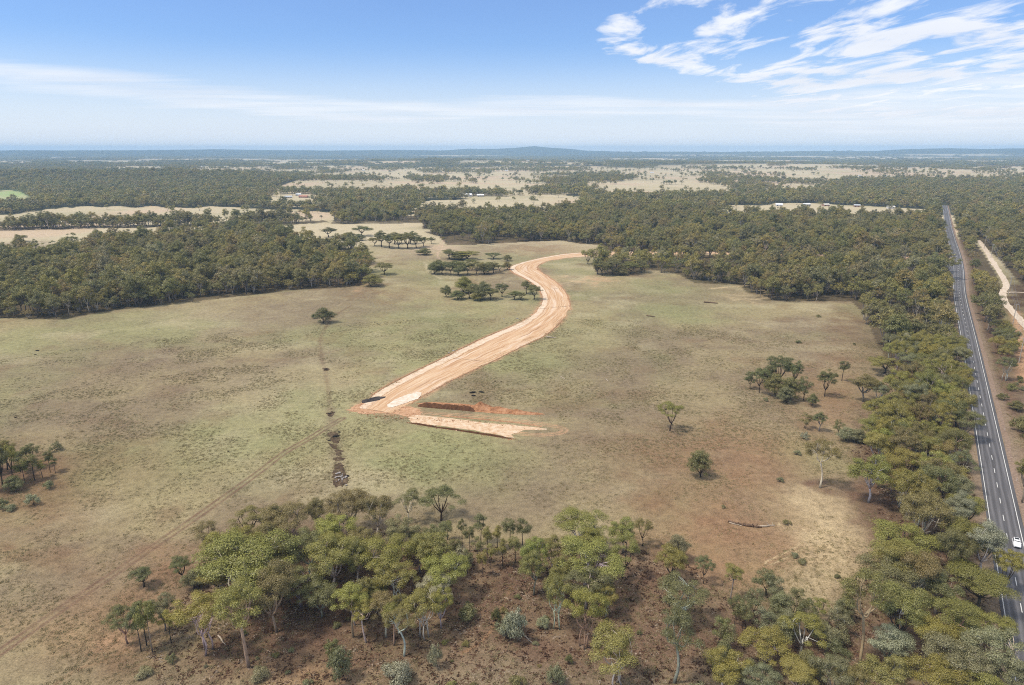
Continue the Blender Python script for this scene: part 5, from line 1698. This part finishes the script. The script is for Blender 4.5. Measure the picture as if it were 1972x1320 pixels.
def wood_points(d0, d1, step, seed, half=R(47), grow=False):
    rg = np.random.default_rng(seed)
    xs = np.arange(-d1 * math.sin(half), d1 * math.sin(half), step)
    ys = np.arange(d0 * 0.66, d1, step * 0.9)
    X, Y = np.meshgrid(xs, ys)
    X, Y = X.ravel() + rg.uniform(-.45, .45, X.size) * step, Y.ravel() + rg.uniform(-.45, .45, Y.size) * step
    D = np.hypot(X, Y)
    k = (D >= d0) & (D < d1) & (np.abs(np.arctan2(X, Y)) < half)
    X, Y = X[k], Y[k]
    Z = terrain(X, Y)
    px, py = project(X, Y, Z)
    keep = rg.random(len(X)) < wooded(X, Y, px, py)
    for up in (5.0, 10.0):            # a tree in front of a paddock would hide it: the paddock reaches this near
        qx, qy = project(X, Y, Z + up)
        keep &= (open_land(qx, qy) < 0.5) | (open_land(px, py) > 0.5) | (plains_at(px, py) & (rg.random(len(X)) < 0.6)) | in_poly(px, py, WOODS[1]) | in_poly(px, py, WOODS[7]) | (rg.random(len(X)) < 0.03)
    hd = hw_dist(X[keep], Y[keep]) if d0 < 1400 else np.full(int(keep.sum()), 99.0)
    ok = (hd < -8.5) | (hd > 10)
    P_ = np.stack([X[keep], Y[keep], Z[keep]], 1)
    if d0 < 1400:            # the service track and the far highway lie in clearings wide enough to be seen from the air
        for up in (3.0, 7.0, 11.0, 15.0, 19.0):
            qx, qy = project(P_[:, 0], P_[:, 1], P_[:, 2] + up)
            ok &= (polydist(qx, qy, TRK_PX) > 10) & ((polydist(qx, qy, HW_PX[3:]) > 6.5) | (qy > 640))
            ok &= (polydist(qx, qy, LANE_PX) > 2.6) | (rg.random(len(qx)) < 0.12)
    if d0 < 1400:
        ok &= polydist(P_[:, 0], P_[:, 1], trk) > 5.5
        ok &= polydist(P_[:, 0], P_[:, 1], [tuple(p) for p in (Lf + Rg)[::8] / 2]) > 7.0
        for t in TREES:
            ok &= (P_[:, 0] - t['x']) ** 2 + (P_[:, 1] - t['y']) ** 2 > 16
    for (hx, hy, L) in HOUSE_SPOTS:
        ok &= ~((np.abs(P_[:, 0] - hx) < L * .7) & (P_[:, 1] < hy + 9) & (P_[:, 1] > hy - 12))
    P_ = P_[ok]
    n = len(P_)
    s = rg.choice([.5, .7, .9, 1.15, 1.45], n, p=[.18, .26, .27, .19, .1]) * rg.uniform(.9, 1.1, n)
    z = s * rg.uniform(.85, 1.15, n)
    return P_, rg.uniform(0, 6.28, n), np.stack([s, s, z], 1)


p_, r_, s_ = wood_points(380, 1250, 6.3, 1)
scatter('woodland', p_, r_, s_, C_MID, 7, 'dense dry gum woodland around the pale paddocks and beside the highway')
a_, b_ = wood_points(1250, 2700, 9.0, 2), wood_points(2700, 4200, 15, 5)
scatter('hill_woodland', np.concatenate([a_[0], b_[0]]), np.concatenate([a_[1], b_[1]]), np.concatenate([a_[2], b_[2]]), C_FAR, 5, 'distant gum woodland over the low hill and around the far paddocks')
a_, b_ = wood_points(4200, 7000, 40, 3), wood_points(7000, 14000, 75, 4)
sc = np.concatenate([a_[2], b_[2] * [1.5, 1.5, 1.0]])
scatter('far_forest', np.concatenate([a_[0], b_[0]]), np.concatenate([a_[1], b_[1]]), sc, C_CLUMP, 4, 'bluish forest belts across the far plain below the skyline')
print('woods', len(p_), len(a_[0]), len(b_[0]), 'trees', len(TREES), {k: sum((t['name'] or 'gum_tree') == k for t in TREES) for k in GROUPS})

# ------------------------------------------------------------------ grass tufts and forest litter
def tuft(seed, n, h, sp, wd, mat, name, flat=False):
    rg = np.random.default_rng(seed)
    V, Fc = [], []
    for k in range(n):
        a, r = rg.uniform(0, 6.28), sp * math.sqrt(rg.random())
        x, y = r * math.cos(a), r * math.sin(a)
        b = rg.uniform(0, 6.28)
        dx, dy = wd * math.cos(b), wd * math.sin(b)
        hh = h * rg.uniform(.5, 1.2)
        lx, ly = rg.uniform(-.5, .5, 2) * h
        if flat:
            V += [(x - dx, y - dy, .03), (x + dy * .25, y - dx * .25, .05 + hh), (x + dx, y + dy, .04), (x - dy * .25, y + dx * .25, .03)]
            Fc.append(tuple(range(len(V) - 4, len(V))))
        else:
            V += [(x - dx, y - dy, 0), (x + dx, y + dy, 0), (x + lx, y + ly, hh)]
            Fc.append(tuple(range(len(V) - 3, len(V))))
    return bpy.data.objects.new(name, mesh_from(name, V, Fc, [mat]))


def tint_mat(name, stops):
    def build(t, b):
        t.put(b.inputs['Base Color'], t.ramp(t.n('ShaderNodeObjectInfo').outputs['Random'], stops))
    return material(name, build, 1.0, 0.05)


M_TUFT = tint_mat('dry_grass_blades', [(0.0, lin(140, 132, 92)), (0.35, lin(168, 152, 112)), (0.6, lin(196, 180, 142)), (0.8, lin(146, 146, 100)), (1.0, lin(128, 108, 82))])
M_LITT = tint_mat('bark_litter', [(0.0, lin(70, 50, 40)), (0.5, lin(112, 84, 66)), (0.8, lin(150, 124, 102)), (1.0, lin(190, 172, 150))])
C_TUFT = proto_collection('tufts', [tuft(i, 18, .16, .38, .05, M_TUFT, f'tuft_{i}') for i in range(4)])
C_LITT = proto_collection('litter', [tuft(40 + i, 9, .10, .9, .24, M_LITT, f'litter_{i}', True) for i in range(4)])


WHEEL = [at(*q)[:2] for q in TRACKS[0][0]]


def ground_points(n, seed, poly=None, dmax=330, fade=True):
    rg = np.random.default_rng(seed)
    D = np.sqrt(rg.uniform(95 ** 2, dmax ** 2, n * 3))
    A = rg.uniform(-R(44), R(44), n * 3)
    x, y = D * np.sin(A), D * np.cos(A)
    px, py = project(x, y, x * 0)
    k = (np.abs(hw_dist(x, y) - .5) > 7.5) & (polydist(x, y, [tuple(q) for q in (Lf + Rg)[::6] / 2]) > 6.5)
    k &= ~in_poly(px, py, [(770, 770), (1060, 785), (1100, 830), (1000, 855), (770, 825)])
    k &= polydist(x, y, WHEEL) > 1.9
    if poly is not None:
        k &= in_poly(px, py, poly)
    else:
        k &= rg.random(len(x)) < sstep(.36, .66, vnoise(x / 13, y / 13, 91, 3)) * (.35 + .65 * sstep(.3, .6, vnoise(x / 45, y / 45, 93, 2)))
    x, y = x[k][:n], y[k][:n]
    s = rg.uniform(.6, 1.6, len(x))
    return np.stack([x, y, x * 0], 1), rg.uniform(0, 6.28, len(x)), np.stack([s, s, s * rg.uniform(.6, 1.2, len(x))], 1)


o = scatter('grass_tufts', *ground_points(70000, 61, dmax=430), C_TUFT, 4, 'dry tussock grass scattered over the open paddock')
o['category'] = 'grass'
LITTER_AREA = [(280, 1240), (380, 1120), (480, 1060), (620, 1010), (800, 1030), (900, 1050), (1020, 1060), (1240, 1060), (1330, 1090), (1420, 1170), (1560, 1210), (1640, 1150), (1700, 1000), (1680, 930), (1640, 870), (1700, 780), (1720, 690), (1800, 600), (1870, 620), (2060, 1400), (300, 1400), (300, 1320)]
o = scatter('leaf_litter', *ground_points(26000, 62, LITTER_AREA, 420), C_LITT, 4, 'fallen bark, twigs and leaves under the grove and the highway belt')
o['category'] = 'litter'

# loose clods round the earthworks
M_LOOSE = tint_mat('loose_clay', [(0.0, lin(120, 84, 60)), (0.5, lin(186, 138, 102)), (1.0, lin(232, 200, 166))])
C_CLOD = proto_collection('clods', [bpy.data.objects.new(f'clod_{i}', rock_mesh(50 + i, M_LOOSE, 0.6)) for i in range(4)])
rg = np.random.default_rng(77)
P = []
for line, sd_, n in (([(786, 814), (840, 824), (900, 832), (992, 847)], 0.7, 260), ([(800, 779), (860, 781), (920, 784), (960, 789), (1044, 799)], 1.2, 420), ([(800, 806), (930, 814), (1050, 827)], 0.9, 200), ([(670, 790), (720, 799), (780, 806), (812, 796)], 1.6, 320)):
    c = resample([at(*q)[:2] for q in line], 0.5)
    k = rg.integers(0, len(c), n)
    P.append(c[k] + rg.normal(0, sd_, (n, 2)))
for e in (Lj, Rj):
    e = e[:int(len(e) * .62)]
    k = rg.integers(0, len(e), 700)
    P.append(e[k] + rg.normal(0, 0.9, (700, 2)))
P = np.concatenate(P)
s = rg.lognormal(-1.25, 0.5, len(P)).clip(.12, .9)
o = scatter('loose_rubble', np.stack([P[:, 0], P[:, 1], np.full(len(P), .08)], 1), rg.uniform(0, 6.28, len(P)), np.stack([s, s, s * .8], 1), C_CLOD, 4, 'loose orange clods spilled along the earthworks and road edges')
o['category'] = 'rubble'

# ------------------------------------------------------------------ air, sky, sun, camera
SUN_EL, SUN_AZ = R(60), R(-105)      # azimuth clockwise from the view direction: high, behind and to one side
hz = MB()
hz.box(-18000, 18000, -3000, 17900, -1.0, 188.0)
mh = bpy.data.materials.new('haze_air')
mh.use_nodes = True
th = NT(mh.node_tree)
th.t.nodes.remove(th.t.nodes['Principled BSDF'])
pv = th.n('ShaderNodeVolumePrincipled')
pv.inputs['Color'].default_value = (0.47, 0.73, 1.0, 1)
pv.inputs['Density'].default_value = 8.0e-5
pv.inputs['Anisotropy'].default_value = 0.0
th.link(pv.outputs[0], th.t.nodes['Material Output'].inputs['Volume'])
tag(hz.obj('haze', mh), kind='stuff')

w = bpy.data.worlds.new('World')
scene.world = w
w.use_nodes = True
t = NT(w.node_tree)
bg = w.node_tree.nodes['Background']
sky = t.n('ShaderNodeTexSky', sky_type='NISHITA')
sky.sun_disc = False
sky.sun_elevation, sky.sun_rotation = SUN_EL, SUN_AZ
sky.altitude, sky.air_density, sky.dust_density, sky.ozone_density = 100, 1.0, 0.3, 2.5
gen = t.n('ShaderNodeTexCoord').outputs['Generated']
sp = t.n('ShaderNodeSeparateXYZ')
t.link(gen, sp.inputs[0])
X, Y, Z = sp.outputs
el = t.m('MULTIPLY', t.m('ARCSINE', Z), 180 / math.pi)          # elevation in degrees
az = t.m('MULTIPLY', t.m('ARCTAN2', X, Y), 180 / math.pi)       # azimuth in degrees from the view direction
iz = t.m('DIVIDE', 1.0, t.m('ADD', t.m('MAXIMUM', Z, 0.0), 0.035))
cv = t.n('ShaderNodeCombineXYZ')
t.link(t.m('MULTIPLY', X, iz), cv.inputs[0])
t.link(t.m('MULTIPLY', Y, iz), cv.inputs[1])
plane = cv.outputs[0]                                            # a cloud layer seen in perspective


def gauss(a0, sa, e0, se, tilt=0.0):
    da = t.m('DIVIDE', t.m('SUBTRACT', az, a0), sa)
    ee = t.m('SUBTRACT', el, e0)
    if tilt:
        ee = t.m('SUBTRACT', ee, t.m('MULTIPLY', t.m('SUBTRACT', az, a0), tilt))
    de = t.m('DIVIDE', ee, se)
    q = t.m('ADD', t.m('MULTIPLY', da, da), t.m('MULTIPLY', de, de))
    return t.m('POWER', 2.718, t.m('MULTIPLY', q, -1.0))


def vrot(vec, ang, s):
    nd = t.n('ShaderNodeMapping')
    t.link(vec, nd.inputs[0])
    nd.inputs['Rotation'].default_value = (0, 0, ang)
    nd.inputs['Scale'].default_value = s
    return nd.outputs[0]


# ripples of high cloud, streaky veil, thin sheets
warp = t.noise(plane, 0.8, 3, 0.6)
n_alto = t.noise(vrot(plane, R(28), (1.5, 0.62, 1)), 1.55, 6, 0.58, 0.5)
n_big = t.noise(plane, 0.42, 4, 0.55, 0.3)
n_veil = t.noise(vrot(plane, R(-14), (0.30, 0.85, 1)), 1.3, 6, 0.62, 0.4)
m_alto = t.m('ADD', t.m('MULTIPLY', gauss(34, 18, 7.3, 5.4), 2.5), t.m('MULTIPLY', gauss(14, 10, 9.0, 2.5), 1.25), clamp=True)
a1 = t.rng(t.m('ADD', t.m('ADD', n_alto, t.m('MULTIPLY', n_big, 0.45)), t.m('MULTIPLY', t.m('SUBTRACT', m_alto, 1.0), 0.62)), 0.64, 0.83)
m_veil = t.m('ADD', t.m('ADD', gauss(-32, 17, 4.6, 1.2, -0.055), t.m('MULTIPLY', gauss(-12, 15, 2.7, 1.0, -0.05), 1.0)), t.m('MULTIPLY', gauss(6, 13, 3.4, 0.9, -0.02), 1.25), clamp=True)
m_veil = t.m('ADD', m_veil, t.m('ADD', t.m('MULTIPLY', gauss(34, 14, 2.9, 1.6, 0.03), 2.6), t.m('MULTIPLY', gauss(3, 5, 10.2, 1.0), 0.4)), clamp=True)
a2 = t.m('MULTIPLY', t.rng(t.m('ADD', n_veil, t.m('MULTIPLY', t.m('SUBTRACT', m_veil, 1.0), 0.62)), 0.12, 0.80), 0.8)
over = t.m('MULTIPLY', t.rng(el, 15, 40), t.rng(t.noise(gen, 2.2, 5, 0.6), 0.30, 0.60, 0.7, 1.0))   # unseen broken cloud overhead, added for stronger, neutral fill light
cloud = t.m('MAXIMUM', t.m('MAXIMUM', t.m('MULTIPLY', a1, 0.92), a2), t.m('MAXIMUM', over, 0.07))
skyc = t.mix(1.0, sky.outputs[0], (0.57, 0.775, 1.10, 1), 'MULTIPLY')
white = t.mix(t.rng(n_big, 0.35, 0.7), (7.4, 7.5, 7.8, 1), (6.4, 6.6, 7.1, 1))
low = t.rng(el, 8.5, -0.6)
skyc = t.mix(t.m('MULTIPLY', low, 0.9), skyc, (6.5, 6.75, 7.3, 1))
final = t.mix(cloud, skyc, white)
t.link(final, bg.inputs['Color'])
bg.inputs['Strength'].default_value = 0.10

sun = bpy.data.lights.new('sun', 'SUN')
sun.energy, sun.angle, sun.color = 2.5, R(8), (1.0, 0.92, 0.80)
so = link(bpy.data.objects.new('sun', sun))
sd = Vector((math.sin(SUN_AZ) * math.cos(SUN_EL), math.cos(SUN_AZ) * math.cos(SUN_EL), math.sin(SUN_EL)))
so.rotation_euler = sd.to_track_quat('Z', 'Y').to_euler()
so.location = (0, 0, 300)

cam = bpy.data.cameras.new('camera')
cam.sensor_width, cam.lens = 36.0, F / 1972 * 36.0
cam.clip_start, cam.clip_end = 1.0, 120000
co = link(bpy.data.objects.new('camera', cam))
co.location = (0, 0, CAM_H)
co.rotation_euler = (math.pi / 2 - PITCH, 0, 0)
scene.camera = co
scene.view_settings.view_transform = 'Standard'
scene.view_settings.look = 'None'
scene.view_settings.exposure = 0.46
scene.view_settings.gamma = 1.0
scene.cycles.use_denoising = False
scene.cycles.filter_width = 1.05
scene.cycles.max_bounces = 5
scene.cycles.diffuse_bounces = 3
scene.cycles.transmission_bounces = 2
scene.cycles.volume_bounces = 2
scene.cycles.caustics_reflective = scene.cycles.caustics_refractive = False
